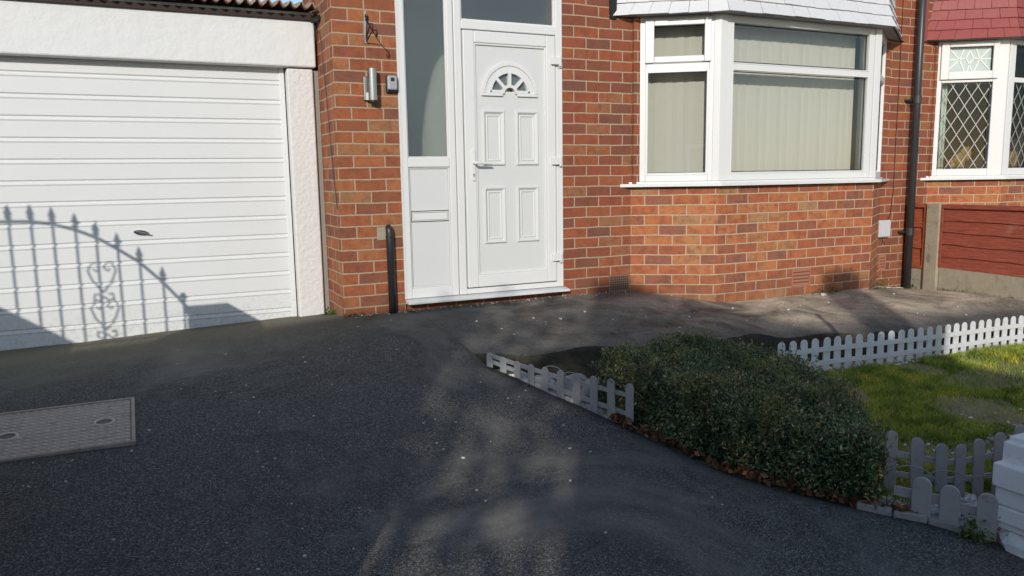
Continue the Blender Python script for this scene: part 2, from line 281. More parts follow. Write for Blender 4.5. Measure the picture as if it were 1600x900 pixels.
# ---------------------------------------------------------------- mesh helpers
class MB:
    def __init__(s): s.v = []; s.f = []; s.uo = []          # uo: u offset per face
    def add(s, vs, fs, uo=0.0):
        o = len(s.v); s.v += [tuple(p) for p in vs]
        for f in fs: s.f.append(tuple(i+o for i in f)); s.uo.append(uo)
        return s
    def hexa(s, p, uo=0.0):   # p: 4 bottom ccw from above, 4 top
        return s.add(p, [(3, 2, 1, 0), (4, 5, 6, 7), (0, 1, 5, 4), (1, 2, 6, 5), (2, 3, 7, 6), (3, 0, 4, 7)], uo)
    def box(s, x0, x1, y0, y1, z0, z1, uo=0.0):
        return s.hexa([(x0, y0, z0), (x1, y0, z0), (x1, y1, z0), (x0, y1, z0), (x0, y0, z1), (x1, y0, z1), (x1, y1, z1), (x0, y1, z1)], uo)
    def lbox(s, fr, a0, a1, d0, d1, z0, z1, uo=0.0):        # a along, d outward
        P = lambda a, d, z: fr(a, d, z)
        return s.hexa([P(a0, d1, z0), P(a1, d1, z0), P(a1, d0, z0), P(a0, d0, z0), P(a0, d1, z1), P(a1, d1, z1), P(a1, d0, z1), P(a0, d0, z1)], uo)
    def ring(s, fr, a0, a1, z0, z1, w, d0, d1):
        l, r, b, t = (w,)*4 if isinstance(w, (int, float)) else w
        s.lbox(fr, a0, a0+l, d0, d1, z0, z1); s.lbox(fr, a1-r, a1, d0, d1, z0, z1)
        s.lbox(fr, a0+l, a1-r, d0, d1, z0, z0+b); s.lbox(fr, a0+l, a1-r, d0, d1, z1-t, z1)
        return s
    def prism(s, fr, poly, d0, d1):                         # poly of (a,z), ccw as seen from outside
        n = len(poly)
        vs = [fr(a, d1, z) for a, z in poly]+[fr(a, d0, z) for a, z in poly]
        fs = [tuple(range(n)), tuple(range(2*n-1, n-1, -1))]+[(i, i+n, (i+1) % n+n, (i+1) % n) for i in range(n)]
        return s.add(vs, fs)
    def tube(s, pts, r, n=8, cap=True):
        pts = [Vector(p) for p in pts]; rs = r if isinstance(r, (list, tuple)) else [r]*len(pts)
        o = len(s.v); prev = None; rings = []
        for i, p in enumerate(pts):
            d = (pts[min(i+1, len(pts)-1)]-pts[max(i-1, 0)]).normalized()
            if prev is None: a = d.orthogonal().normalized()
            else:
                a = (prev-d*prev.dot(d))
                a = a.normalized() if a.length > 1e-6 else d.orthogonal().normalized()
            prev = a; b = d.cross(a)
            rings.append([p+(a*math.cos(2*math.pi*k/n)+b*math.sin(2*math.pi*k/n))*rs[i] for k in range(n)])
        vs = [q for g in rings for q in g]; fs = []
        for i in range(len(pts)-1):
            for k in range(n): fs.append((i*n+k, i*n+(k+1) % n, (i+1)*n+(k+1) % n, (i+1)*n+k))
        if cap: fs += [tuple(range(n-1, -1, -1)), tuple((len(pts)-1)*n+k for k in range(n))]
        return s.add(vs, fs)
    def blob(s, c, r, seed=0, amp=0.25, sub=2, fl=1.0):
        bm = bmesh.new(); bmesh.ops.create_icosphere(bm, subdivisions=sub, radius=1)
        vs = []
        for v in bm.verts:
            k = 1+amp*mnoise.noise(v.co*1.3+Vector((seed*3.7, seed*1.9, seed)))*1.6
            vs.append((c[0]+v.co.x*r[0]*k, c[1]+v.co.y*r[1]*k, c[2]+v.co.z*r[2]*k))
        fs = [tuple(v.index for v in f.verts) for f in bm.faces]; bm.free()
        return s.add(vs, fs)
    def build(s, name, mat, parent=None, origin=None, smooth=False, bevel=0.0, uv=False):
        if parent is not None: O = Vector(parent['_o'])
        elif origin is not None: O = Vector(origin)
        else:
            a = np.array(s.v); O = Vector(((a[:, 0].min()+a[:, 0].max())/2, (a[:, 1].min()+a[:, 1].max())/2, a[:, 2].min()))
        me = bpy.data.meshes.new(name)
        me.from_pydata([(p[0]-O.x, p[1]-O.y, p[2]-O.z) for p in s.v], [], s.f); me.update()
        if uv:
            ul = me.uv_layers.new(name='UVMap')
            for pl, uo in zip(me.polygons, s.uo):
                n = pl.normal
                if abs(n.z) > 0.7: T = None
                else: T = Vector((-n.y, n.x, 0)).normalized()
                for li in pl.loop_indices:
                    p = me.vertices[me.loops[li].vertex_index].co+O
                    ul.data[li].uv = (p.x, p.y) if T is None else (p.x*T.x+p.y*T.y+uo+20*0.2275, p.z+0.0825-0.0055+8.25)
        o = bpy.data.objects.new(name, me); C.objects.link(o)
        if mat: me.materials.append(mat)
        if smooth:
            for pl in me.polygons: pl.use_smooth = True
        if bevel:
            b = o.modifiers.new('bevel', 'BEVEL'); b.width = bevel; b.segments = 2; b.limit_method = 'ANGLE'; b.angle_limit = R(40)
        o['_o'] = tuple(O)
        if parent is not None: o.parent = parent
        else: o.location = (O.x, O.y, O.z+H)
        return o
ALL = []
def root(name, loc):
    o = bpy.data.objects.new(name, None); o.empty_display_size = 0.1; C.objects.link(o)
    o['_o'] = tuple(loc); o.location = (loc[0], loc[1], loc[2]+H); return o
def tag(o, label, cat, group=None):
    o['label'] = label; o['category'] = cat
    if group: o['group'] = group
    return o
def struct(o): o['kind'] = 'structure'; return o
def stuff(o, label, cat): o['kind'] = 'stuff'; o['label'] = label; o['category'] = cat; return o
def frame(ax, ay, bx, by):
    l = math.hypot(bx-ax, by-ay); tx, ty = (bx-ax)/l, (by-ay)/l; nx, ny = ty, -tx
    f = lambda a, d, z: (ax+tx*a+nx*d, ay+ty*a+ny*d, z)
    f.len = l; f.t = (tx, ty); return f
FW = frame(0, 0, 1, 0)              # facade: a = x, d = towards the street

# ---------------------------------------------------------------- ground heights (thin-plate through surveyed points)
CP = [(-.86, .5, -1.07), (.1, .5, -1.04), (1.02, .5, -1.012), (1.28, .45, -1.0), (1.28, 0, -.960), (1.7, 0, -.960), (3.07, 0, -.952), (3.716, -.02, -.965), (4.318, -.4, -1.052),
      (6.15, -.42, -1.085), (6.65, 0, -1.15), (7.03, 0, -1.185), (7.1, -.3, -1.17), (7.1, -1.21, -1.15), (-.08, -1.18, -1.077), (-.07, -1.74, -1.13), (-.64, -1.22, -1.081),
      (1.79, -1.35, -1.092), (1.9, -1.85, -1.14), (2.03, -2.32, -1.185), (2.15, -2.95, -1.246), (2.49, -3.48, -1.296), (2.7, -3.82, -1.33), (0, -3, -1.25), (0, -5.5, -1.49),
      (-3, -1, -1.07), (-3, .5, -1.07), (-3, -5.5, -1.49), (2.7, -5.5, -1.49), (1.82, -1.14, -1.062), (2.9, -1.28, -1.08), (4.1, -1.36, -1.12), (4.9, -1.45, -1.14), (5.6, -1.6, -1.17), (6.4, -1.65, -1.19), (7.1, -1.65, -1.19), (9, -1.6, -1.2), (9, 0, -1.2)]
cp = np.array(CP)
def _k(d): return np.where(d > 1e-9, d*d*np.log(d+1e-12), 0)
_A = _k(np.linalg.norm(cp[:, None, :2]-cp[None, :, :2], axis=2))+np.eye(len(cp))*0.02
_P = np.c_[np.ones(len(cp)), cp[:, :2]]
_sol = np.linalg.solve(np.block([[_A, _P], [_P.T, np.zeros((3, 3))]]), np.r_[cp[:, 2], 0, 0, 0])
def gz(x, y):
    d = np.hypot(cp[:, 0]-x, cp[:, 1]-y)
    return float(_k(d)@_sol[:len(cp)]+_sol[len(cp)]+_sol[len(cp)+1]*x+_sol[len(cp)+2]*y)
def gar(x, y): return -1.15+.065*(y+1)-.02*(x-2)-.11*min(1, max(0, (y+1.88)/.2))*min(1, max(0, (x-2.0)/.3))          # garden level
EDGE = [(1.80, -1.22), (1.786, -1.353), (1.864, -1.587), (1.913, -1.847), (1.977, -2.083), (2.026, -2.32), (2.07, -2.523), (2.16, -2.955), (2.302, -3.235), (2.485, -3.479), (2.588, -3.585), (2.72, -3.83), (2.8, -4.3), (2.9, -5.7)]
PATHF = [(1.80, -1.13), (2.2, -1.2), (2.9, -1.29), (4.1, -1.35), (4.7, -1.52), (5.5, -1.6), (6.4, -1.65), (7.2, -1.66), (9.0, -1.66)]
def lerp(tab, v, i=0, j=1):
    for p, q in zip(tab, tab[1:]):
        lo, hi = min(p[i], q[i]), max(p[i], q[i])
        if lo <= v <= hi: return p[j]+(q[j]-p[j])*(v-p[i])/((q[i]-p[i]) or 1)
    return tab[0][j] if abs(v-tab[0][i]) < abs(v-tab[-1][i]) else tab[-1][j]
def sheet(name, rows, mat):      # rows: list of equal-length lists of points
    m = MB(); n = len(rows[0]); vs = [p for r in rows for p in r]
    m.add(vs, [(i*n+k, i*n+k+1, (i+1)*n+k+1, (i+1)*n+k) for i in range(len(rows)-1) for k in range(n-1)])
    return m
# street level
m = MB(); m.add([(-250, -250, -1.62), (250, -250, -1.62), (250, 250, -1.62), (-250, 250, -1.62)], [(0, 1, 2, 3)]); struct(m.build('ground', M_pave, origin=(0, 0, -1.62)))
m = MB(); m.add([(-250, -15, -1.56), (250, -15, -1.56), (250, -7.6, -1.56), (-250, -7.6, -1.56)], [(0, 1, 2, 3)]); struct(m.build('road', M_road, origin=(0, -11, -1.56)))
m = MB(); m.box(-250, 250, -7.6, -5.9, -1.6, -1.49); struct(m.build('pavement', M_pave))
# driveway sheet
rows = []
ys = list(np.linspace(-5.9, -1.22, 64))+list(np.linspace(-1.15, 0.62, 24))
for y in ys:
    xr = lerp(EDGE, y, 1, 0) if y <= -1.22 else 1.80
    r = []
    for k in range(70):
        x = -4+(xr+4)*k/69
        e = 0.006*mnoise.noise(Vector((x*1.7, y*1.7, 3)))+0.003*mnoise.noise(Vector((x*6, y*6, 1)))
        r.append((x, y, gz(x, y)+e*min(1, (xr-x)*4)))
    rows.append(r)
rows_e = [r[-1] for r in rows]
rows2 = [r+[(r[-1][0], r[-1][1], r[-1][2]-0.25)] for r in rows]
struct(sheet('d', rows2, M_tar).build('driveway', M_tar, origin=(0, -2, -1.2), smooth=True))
# path under the bay
rows = []
for x in np.linspace(1.80, 9.0, 110):
    yf = lerp(PATHF, x)+(0.05*mnoise.noise(Vector((x*2.5, 0, 7)))+.025*mnoise.noise(Vector((x*9, 0, 7))))*(x > 1.85)
    r = []
    for k in range(22):
        y = 0.1+(yf-0.1)*k/21
        e = (0.012*mnoise.noise(Vector((x*2.1, y*2.1, 5)))+.006*mnoise.noise(Vector((x*7, y*7, 8)))-.035*max(0, (k-17)/4)**2*(.5+mnoise.noise(Vector((x*3, 1, 1)))))*min(1, (x-1.8)*4)
        r.append((x, y, gz(x, y)+e))
    r.append((x, yf-0.008, r[-1][2]-0.02)); r.append((x, yf-0.02, r[-1][2]-0.28))
    rows.append(r[::-1])
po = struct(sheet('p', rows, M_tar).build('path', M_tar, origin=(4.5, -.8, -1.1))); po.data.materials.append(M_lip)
for pl in po.data.polygons:
    if pl.index % 23 < 2: pl.material_index = 1
# garden bed and lawn base
rows = []
for y in np.linspace(-3.95, -1.1, 50):
    xl = lerp(EDGE, y, 1, 0)-0.01
    r = []
    for k in range(60):
        x = xl+(9-xl)*(k/59)**1.4
        r.append((x, y, gar(x, y)+0.012*mnoise.noise(Vector((x*3, y*3, 2)))))
    rows.append(r)
struct(sheet('g', rows, M_lawnsoil).build('garden_ground', M_lawnsoil, origin=(4, -2.5, -1.25), smooth=True))
# slim concrete edging along the right part of the bed
m = MB()
kp = [(2.44, -3.42), (2.52, -3.52), (2.60, -3.61), (2.69, -3.77)]
for p, q in zip(kp, kp[1:]):
    f = frame(p[0], p[1], q[0], q[1]); z = gz(*p)
    m.lbox(f, 0.002, f.len-0.002, -0.03, 0.012, z-0.15, z+0.022)
tag(m.build('edging_strip', M_kerb, bevel=0.006), 'thin grey concrete edging strip under the low right border pickets', 'edging')

# ---------------------------------------------------------------- the house
house = tag(root('brick_house', (4.2, 0, -.96)), 'red brick house with white front door and white bay window', 'house')
TOP = 3.3
m = MB()
PX0, PX1, DX0, DX1 = 1.285, 1.741, 1.741, 3.06
m.box(PX0, PX1, 0, 0.9, -1.4, TOP, uo=-1.285)                      # pier beside the door, with its return
o = m.build('pier', M_brick, house, uv=True)
m = MB()
m.box(DX1, 3.716, 0, 0.25, -1.4, TOP, uo=-3.06)
m.box(DX0, DX1, 0, 0.25, 1.72, TOP, uo=-3.06)
m.box(DX0, DX1, 0.03, 0.25, -1.4, -.895, uo=-3.06)                 # brick strip under the sill
m.box(3.716, 6.684, 0, 0.25, 1.30, TOP, uo=-3.06)
m.box(3.716, 6.684, 0, 0.25, -1.4, -.10, uo=-3.06)
m.box(6.684, 7.018, 0, 0.25, -1.4, TOP, uo=-3.06+0.06)
m.box(3.7165, 3.815, -.035, .20, -.0995, 1.2995); m.box(6.585, 6.6835, -.035, .20, -.0995, 1.2995)
m.build('wall', M_brick_dk, house, uv=True)
A, B_, C_, D_ = (3.716, 0), (4.30, -.40), (6.10, -.40), (6.684, 0)
FL, FF, FR = frame(*A, *B_), frame(*B_, *C_), frame(*C_, *D_)
def bay_ring(m, z0, z1, th, uos=(0, 0, 0), out=0.0):
    # mitred plan shell of the bay
    k = math.tan(math.radians(34.4)/2)
    def outl(d):
        return [(A[0]-d/math.sin(R(34.4)), 0), (B_[0]-d*k, B_[1]-d), (C_[0]+d*k, C_[1]-d), (D_[0]+d/math.sin(R(34.4)), 0)]
    o, i = outl(out), outl(out-th)
    for j in range(3):
        m.hexa([(*o[j], z0), (*o[j+1], z0), (*i[j+1], z0), (*i[j], z0), (*o[j], z1), (*o[j+1], z1), (*i[j+1], z1), (*i[j], z1)], uos[j])
m = MB()
tl = FL.t
bay_ring(m, -1.4, -.098, 0.11, (-(A[0]*tl[0]+A[1]*tl[1]), -B_[0]+0.03, 0))
m.build('bay_wall', M_brick_bay, house, uv=True)
# air bricks
def airbrick(fr, a0, a1, z0, z1, mat, holes, dk=0.006):
    m = MB(); m.ring(fr, a0, a1, z0, z1, 0.012, -0.02, dk)
    if holes:
        nx, nzv = 9, 6
        for i in range(nx+1):
            a = a0+.012+(a1-a0-.024)*i/nx; m.lbox(fr, a-.003, a+.003, -0.02, dk-.003, z0+.012, z1-.012)
        for j in range(nzv+1):
            z = z0+.012+(z1-z0-.024)*j/nzv; m.lbox(fr, a0+.012, a1-.012, -0.02, dk-.004, z-.0035, z+.0035)
    else:
        for j in range(5):
            z = z0+.02+(z1-z0-.04)*j/4; m.lbox(fr, a0+.014, a1-.014, -0.02, dk-.002, z-.009, z+.009)
    o = m.build('air_brick', mat, house)
    b = MB(); b.lbox(fr, a0+.004, a1-.004, 0.0005, 0.0015, z0+.004, z1-.004); b.build('opening', M_dark if holes else plain('terracotta slot', (0.13, 0.055, 0.036), 0.9), o)
    return o
M_terr = plain('terracotta', (0.34, 0.14, 0.085), 0.85, var=0.15, vscale=30)
M_terrg = plain('grey terracotta', (0.22, 0.13, 0.085), 0.85, var=0.15, vscale=30)
airbrick(FW, 3.50, 3.705, -.955, -.815, M_terrg, True)
airbrick(FF, 5.13-4.30, 5.35-4.30, -.985, -.826, M_terr, False)
airbrick(FW, 6.70, 6.80, -.985, -.826, M_terr, False)

# front door set -------------------------------------------------
d0 = -0.06; d1 = 0.004
m = MB()
m.ring(FW, DX0, 2.165, -.87, 1.72, (.055, .05, .075, .06), d0, d1)           # side-light frame
m.lbox(FW, DX0+.055, 2.115, d0, d1, .088, .155)
m.ring(FW, 2.17, DX1, -.87, 1.72, (.058, .05, .04, .06), d0, d1+.004)        # door frame
m.lbox(FW, 2.228, 3.01, d0, d1+.004, 1.08, 1.142)
m.build('door_frame', M_upvc, house, bevel=0.005)
m = MB(); m.lbox(FW, DX0-.004, DX0+.008, -.02, .009, -.87, 1.72); m.build('sealant_bead', M_upvc, house)
m = MB(); m.lbox(FW, DX1-.008, DX1+.004, -.02, .009, -.87, 1.72); m.build('sealant_bead', M_upvc, house)
m = MB(); m.hexa([FW(DX0, .075, -.905), FW(3.09, .075, -.905), FW(3.09, -.05, -.905), FW(DX0, -.05, -.905), FW(DX0, .075, -.888), FW(3.09, .075, -.888), FW(3.09, -.05, -.868), FW(DX0, -.05, -.868)])
m.build('door_sill', M_upvc, house, bevel=0.004)
sl_ = MB(); sl_.ring(FW, 1.796, 2.115, -.795, .088, .012, d0+.01, d1-.012); sl_.lbox(FW, 1.808, 2.103, d0+.015, d1-.022, -.783, .076)
slp = sl_.build('lower_panel', M_leaf_door, house, bevel=0.003)
m = MB(); m.ring(FW, 1.8135, 2.0975, -.304, -.234, .007, d1-.019, d1-.006); m.lbox(FW, 1.823, 2.088, d1-.019, d1-.009, -.2945, -.2435)
m.build('letter_plate', M_upvc, slp, bevel=0.002)
m = MB(); m.lbox(FW, 1.8085, 2.1025, d1-.0215, d1-.0195, -.310, -.228); m.build('letter_plate_gasket', M_blk, slp)
m = MB(); m.lbox(FW, 1.796, 2.115, d0+.012, d0+.030, .155, 1.66); m.build('frosted_pane', M_frost, house)
m = MB(); m.ring(FW, 1.796, 2.115, .155, 1.66, .009, d0+.030, d1-.012); m.build('glazing_bead', M_upvc, house, bevel=.003)
m = MB(); m.lbox(FW, 2.228, 3.01, d0+.012, d0+.030, 1.142, 1.66); m.build('frosted_pane', M_frost, house)
m = MB(); m.ring(FW, 2.228, 3.01, 1.142, 1.66, .012, d0+.030, d1-.010); m.build('glazing_bead', M_upvc, house, bevel=.003)
# leaf
e0 = -.03
leaf = MB(); leaf.ring(FW, 2.236, 3.002, -.822, 1.072, (.088, .078, .092, .085), -.05, .016)
door = leaf.build('front_door', M_upvc, house, bevel=0.006)
PA0, PA1, PZ0, PZ1 = 2.324, 2.924, -.73, .987
m = MB(); m.ring(FW, PA0, PA1, PZ0, PZ1, .014, -.03, .008); m.build('glazing_bead', M_upvc, door, bevel=.004)
# skin with a fan-shaped hole
fc = (2.615, .645); RO, RI, RH = .165, .150, .055
m = MB()
def arc(r, a0, a1, n): return [(fc[0]+r*math.cos(R(a0+(a1-a0)*i/n)), fc[1]+r*math.sin(R(a0+(a1-a0)*i/n))) for i in range(n+1)]
fz = fc[1]
yl = fz
m.prism(FW, [(PA0+.014, PZ0+.014), (PA1-.014, PZ0+.014), (PA1-.014, fz), (PA0+.014, fz)], -.03, -.006)
a_ = arc(RO, 0, 180, 24)
# left & right cheeks and top above the arch, as strips
top = PZ1-.014
for i in range(24):
    p, q = a_[i], a_[i+1]
    m.prism(FW, [(q[0], q[1]), (p[0], p[1]), (p[0], top), (q[0], top)], -.03, -.006)
m.prism(FW, [(fc[0]+RO, fz), (PA1-.014, fz), (PA1-.014, top), (fc[0]+RO, top)], -.03, -.006)
m.prism(FW, [(PA0+.014, fz), (fc[0]-RO, fz), (fc[0]-RO, top), (PA0+.014, top)], -.03, -.006)
m.build('door_skin', M_leaf_door, door)
def moulding(m, poly_pairs, h0, h1):
    # profile: outer slope, crown, inner slope between three concentric outlines
    o, c1, c2, i = poly_pairs; n = len(o)
    V = []
    for ring_, d in ((o, h0), (c1, h1), (c2, h1), (i, h0)): V += [FW(a, d, z) for a, z in ring_]
    fs = []
    for lay in range(3):
        for k in range(n): fs.append((lay*n+k, lay*n+(k+1) % n, (lay+1)*n+(k+1) % n, (lay+1)*n+k))
    m.add(V, fs)
def rect(a0, a1, z0, z1, i=0): return [(a0+i, z0+i), (a1-i, z0+i), (a1-i, z1-i), (a0+i, z1-i)]
for (a0, a1, z0, z1) in ((2.382, 2.572, .092, .508), (2.660, 2.858, .092, .508), (2.382, 2.572, -.498, -.062), (2.660, 2.858, -.498, -.062)):
    m = MB(); moulding(m, [rect(a0, a1, z0, z1, i) for i in (0, .010, .016, .034)], -.0065, .010)
    moulding(m, [rect(a0, a1, z0, z1, i) for i in (.034, .040, .043, .052)], -.0065, -.001)
    m.build('door_panel', M_leaf_door, door)
# fanlight: arch frame, base bars, spokes, hub
m = MB()
def halfring(r0, r1, d0_, d1_, n=24, a0=0, a1=180, z=0):
    A0, A1 = arc(r0, a0, a1, n), arc(r1, a0, a1, n)
    for i in range(n): m.prism(FW, [A0[i], A1[i], A1[i+1], A0[i+1]], d0_, d1_)
RO2 = .232; 
fc = (2.615, .628)
halfring(.205, .232, -.006, .012); halfring(.168, .205, -.006, .004); halfring(.150, .168, -.03, .010)
for s in (-1, 1):
    lo, hi = sorted((fc[0]+s*.062, fc[0]+s*.232)); m.lbox(FW, lo, hi, -.006, .012, fc[1]-.018, fc[1]+.006)
    lo, hi = sorted((fc[0]+s*.05, fc[0]+s*.168)); m.lbox(FW, lo, hi, -.03, .010, fc[1]+.0065, fc[1]+.026)
halfring(.045, .068, -.03, .012, 14)
for an in (45, 90, 135):
    c, s_ = math.cos(R(an)), math.sin(R(an)); w_ = .0125
    P = lambda r, k: (fc[0]+r*c-k*s_, fc[1]+r*s_+k*c)
    m.prism(FW, [P(.06, -w_), P(.158, -w_), P(.158, w_), P(.06, w_)], -.03, .0105)
m.build('fanlight_frame', M_upvc, door, bevel=.002)
for an in (22.5, 67.5, 112.5, 157.5):
    A0, A1 = arc(.06, an-22, an+22, 6), arc(.152, an-22, an+22, 6)
    m = MB(); m.prism(FW, A1+A0[::-1], -.026, -.020); m.build('fanlight_pane', M_fan, door)
# furniture
m = MB()
pts = [(2.297+.014*math.cos(R(a)), .20+.014*math.sin(R(a))+.0) for a in range(0, 181, 20)]+[(2.297-.014*math.cos(R(a)), -.005-.014*math.sin(R(a))) for a in range(0, 181, 20)]
m.prism(FW, pts, .016, .026); m.tube([FW(2.297, .02, .115), FW(2.297, .066, .115)], .010, 10); m.tube([FW(2.297, .066, .115), FW(2.33, .068, .113), FW(2.415, .060, .108), FW(2.428, .058, .104)], [.0105, .011, .009, .006], 8)
m.build('handle', M_upvc, door, bevel=.002)
m = MB(); m.tube([FW(2.297, .026, .028), FW(2.297, .0275, .028)], .0065, 12); m.lbox(FW, 2.2945, 2.2995, .026, .0272, .010, .026); m.build('keyhole', M_dark, door)
for z in (.885, .125, -.632):
    m = MB(); m.lbox(FW, 2.958, 3.03, .016, .040, z-.028, z+.028); m.tube([FW(3.036, .026, z-.04), FW(3.036, .026, z+.036)], .013, 12); m.lbox(FW, 3.03, 3.06, .008, .022, z-.05, z-.012)
    m.build('hinge', M_upvc, door, bevel=.004)
# hall behind the glass
m = MB()
m.add([(1.5, 1.6, -.95), (4.0, 1.6, -.95), (4.0, 1.6, 1.9), (1.5, 1.6, 1.9)], [(0, 3, 2, 1)])
m.add([(1.5, .25, -.95), (1.5, 1.6, -.95), (1.5, 1.6, 1.9), (1.5, .25, 1.9), (3.3, .25, -.95), (3.3, 1.6, -.95), (3.3, 1.6, 1.9), (3.3, .25, 1.9)], [(0, 1, 2, 3), (4, 7, 6, 5), (0, 4, 5, 1), (3, 2, 6, 7)])
m.blob((2.25, .36, -.25), (.25, .20, 1.25), 2, .05, 3); m.box(2.5, 2.9, .17, .5, -.95, 1.0)  # pale blob and box added to catch sun and brighten the frosted pane
m.build('hallway', M_hall, house)

# bay window ------------------------------------------------------
def win_panel(fr, a0, a1, mull, parent, sash=True, full=False):
    pass
fd0, fd1 = -.075, -.005
ZB, ZT = -.05, 1.262
bw = MB()
# corner posts at the mitres and the wall
bw.ring(FL, .055, .66, ZB, ZT, (.06, .045, .055, .062), fd0, fd1)
bw.lbox(FL, .115, .615, fd0, fd1, .838, .895)
bw.ring(FF, .065, FF.len-.065, ZB, ZT, (.055, .06, .058, .052), fd0, fd1)
bw.lbox(FF, .12, FF.len-.125, fd0, fd1, .842, .888)
bw.ring(FR, .045, .655, ZB, ZT, (.045, .06, .055, .062), fd0, fd1)
bw.lbox(FR, .09, .595, fd0, fd1, .838, .895)
bayw = bw.build('bay_window', M_upvc, house, bevel=.006)
for pt, f2 in ((B_, 1), (C_, -1)):
    m = MB()
    ang = math.radians(90) if False else 0
    x, y = pt[0], pt[1]
    poly = [(x-.05*f2*1.0, y+.032), (x-.012*f2, y-.004), (x+.062*f2, y-.004), (x+.062*f2, y+.07), (x+.0*f2, y+.085)]
    if f2 < 0: poly = poly[::-1]
    n = len(poly); m.add([(p[0], p[1], ZB) for p in poly]+[(p[0], p[1], ZT) for p in poly], [tuple(range(n-1, -1, -1)), tuple(range(n, 2*n))]+[(i, (i+1) % n, (i+1) % n+n, i+n) for i in range(n)])
    m.build('corner_post', M_upvc, bayw, bevel=.005)
m = MB(); m.ring(FL, .107, .628, .898, 1.238, (.072, .055, .05, .052), fd1+.0005, .018); m.build('opening_sash', M_upvc, bayw, bevel=.007)
m = MB(); m.ring(FL, .113, .618, ZB+.05, .842, .020, fd1-.02, fd1+.004); m.build('glazing_bead', M_upvc, bayw, bevel=.004)
m = MB(); m.ring(FF, .117, FF.len-.122, .006, .846, .012, fd1-.02, fd1+.003); m.ring(FF, .117, FF.len-.122, .884, 1.213, .010, fd1-.02, fd1+.003); m.build('glazing_bead', M_upvc, bayw, bevel=.003)
def pane(fr, a0, a1, z0, z1, mat, par, d=-.045):
    m = MB(); m.ring(fr, a0+.012, a1-.012, z0+.012, z1-.012, .006, d+.007, d+.014); m.build('gasket', M_blk, par)
    m = MB(); m.lbox(fr, a0, a1, d, d+.006, z0, z1); return m.build('pane', mat, par)
pane(FL, .116, .614, .006, .838, M_glass, bayw); pane(FL, .116, .614, .896, 1.199, M_glass, bayw)
pane(FF, .121, FF.len-.126, .009, .841, M_glass, bayw); pane(FF, .121, FF.len-.126, .889, 1.209, M_glass, bayw)
pane(FR, .091, .594, .006, .837, M_glass, bayw); pane(FR, .091, .594, .896, 1.199, M_glass, bayw)
m = MB(); bay_ring(m, -.092, -.066, .20, out=.062); o = m.build('window_sill', M_upvc, house, bevel=.004)
m = MB(); bay_ring(m, -.0655, -.051, .16, out=.012); m.build('sill_upstand', M_upvc, house)
m = MB(); bay_ring(m, -.0975, -.0925, .15, out=.03); m.build('sill_shade_strip', M_dark, house)  # black strip standing in for the shade under the sill
M_soff = plain('grey soffit board', (0.30, 0.29, 0.27), 0.8)
m = MB(); bay_ring(m, 1.2625, 1.295, .30, out=.09); m.build('soffit', M_soff, house)
# room behind the bay
m = MB(); m.add([(3.4, .26, -.9), (7.0, .26, -.9), (7.0, 3.2, -.9), (3.4, 3.2, -.9), (3.4, .26, 1.7), (7.0, .26, 1.7), (7.0, 3.2, 1.7), (3.4, 3.2, 1.7)], [(0, 1, 2, 3), (7, 6, 5, 4), (1, 5, 6, 2), (2, 6, 7, 3), (3, 7, 4, 0)])
m.build('front_room', M_room, house)
# vertical blinds, hung inside the bay
def blind(fr, a0, a1, d, label, n, tilt=0.35):
    m = MB(); pw = (a1-a0)/n
    for i in range(n):
        c = a0+pw*(i+.5); hw = pw*.57; k = -hw*.14*(1+.5*math.sin(i*2.1))
        zj = .004*math.sin(i*1.7)
        V = [fr(c-hw, d+k, .01+zj), fr(c, d+.004, .01+zj), fr(c+hw, d-k, .01+zj), fr(c-hw, d+k, 1.21), fr(c, d+.004, 1.21), fr(c+hw, d-k, 1.21)]
        m.add(V, [(0, 1, 4, 3), (1, 2, 5, 4)])
    r = tag(root('vertical_blind', fr((a0+a1)/2, d, .0)), label, 'blind', 'vertical blinds in the bay window')
    o = m.build('slats', M_blind, r)
    sol = o.modifiers.new('thick', 'SOLIDIFY'); sol.thickness = .0015
    h = MB(); h.lbox(fr, a0-.01, a1+.01, d-.02, d+.02, 1.212, 1.25); h.build('head_rail', M_upvc, r)
blind(FL, .06, .60, -.17, 'closed cream vertical blind behind the narrow left light of the white bay window', 6)
blind(FF, .11, FF.len-.10, -.20, 'wide closed cream vertical blind behind the large front light of the white bay window', 20)
blind(FR, .10, .58, -.17, 'cream vertical blind behind the right-hand return light of the white bay window', 6)

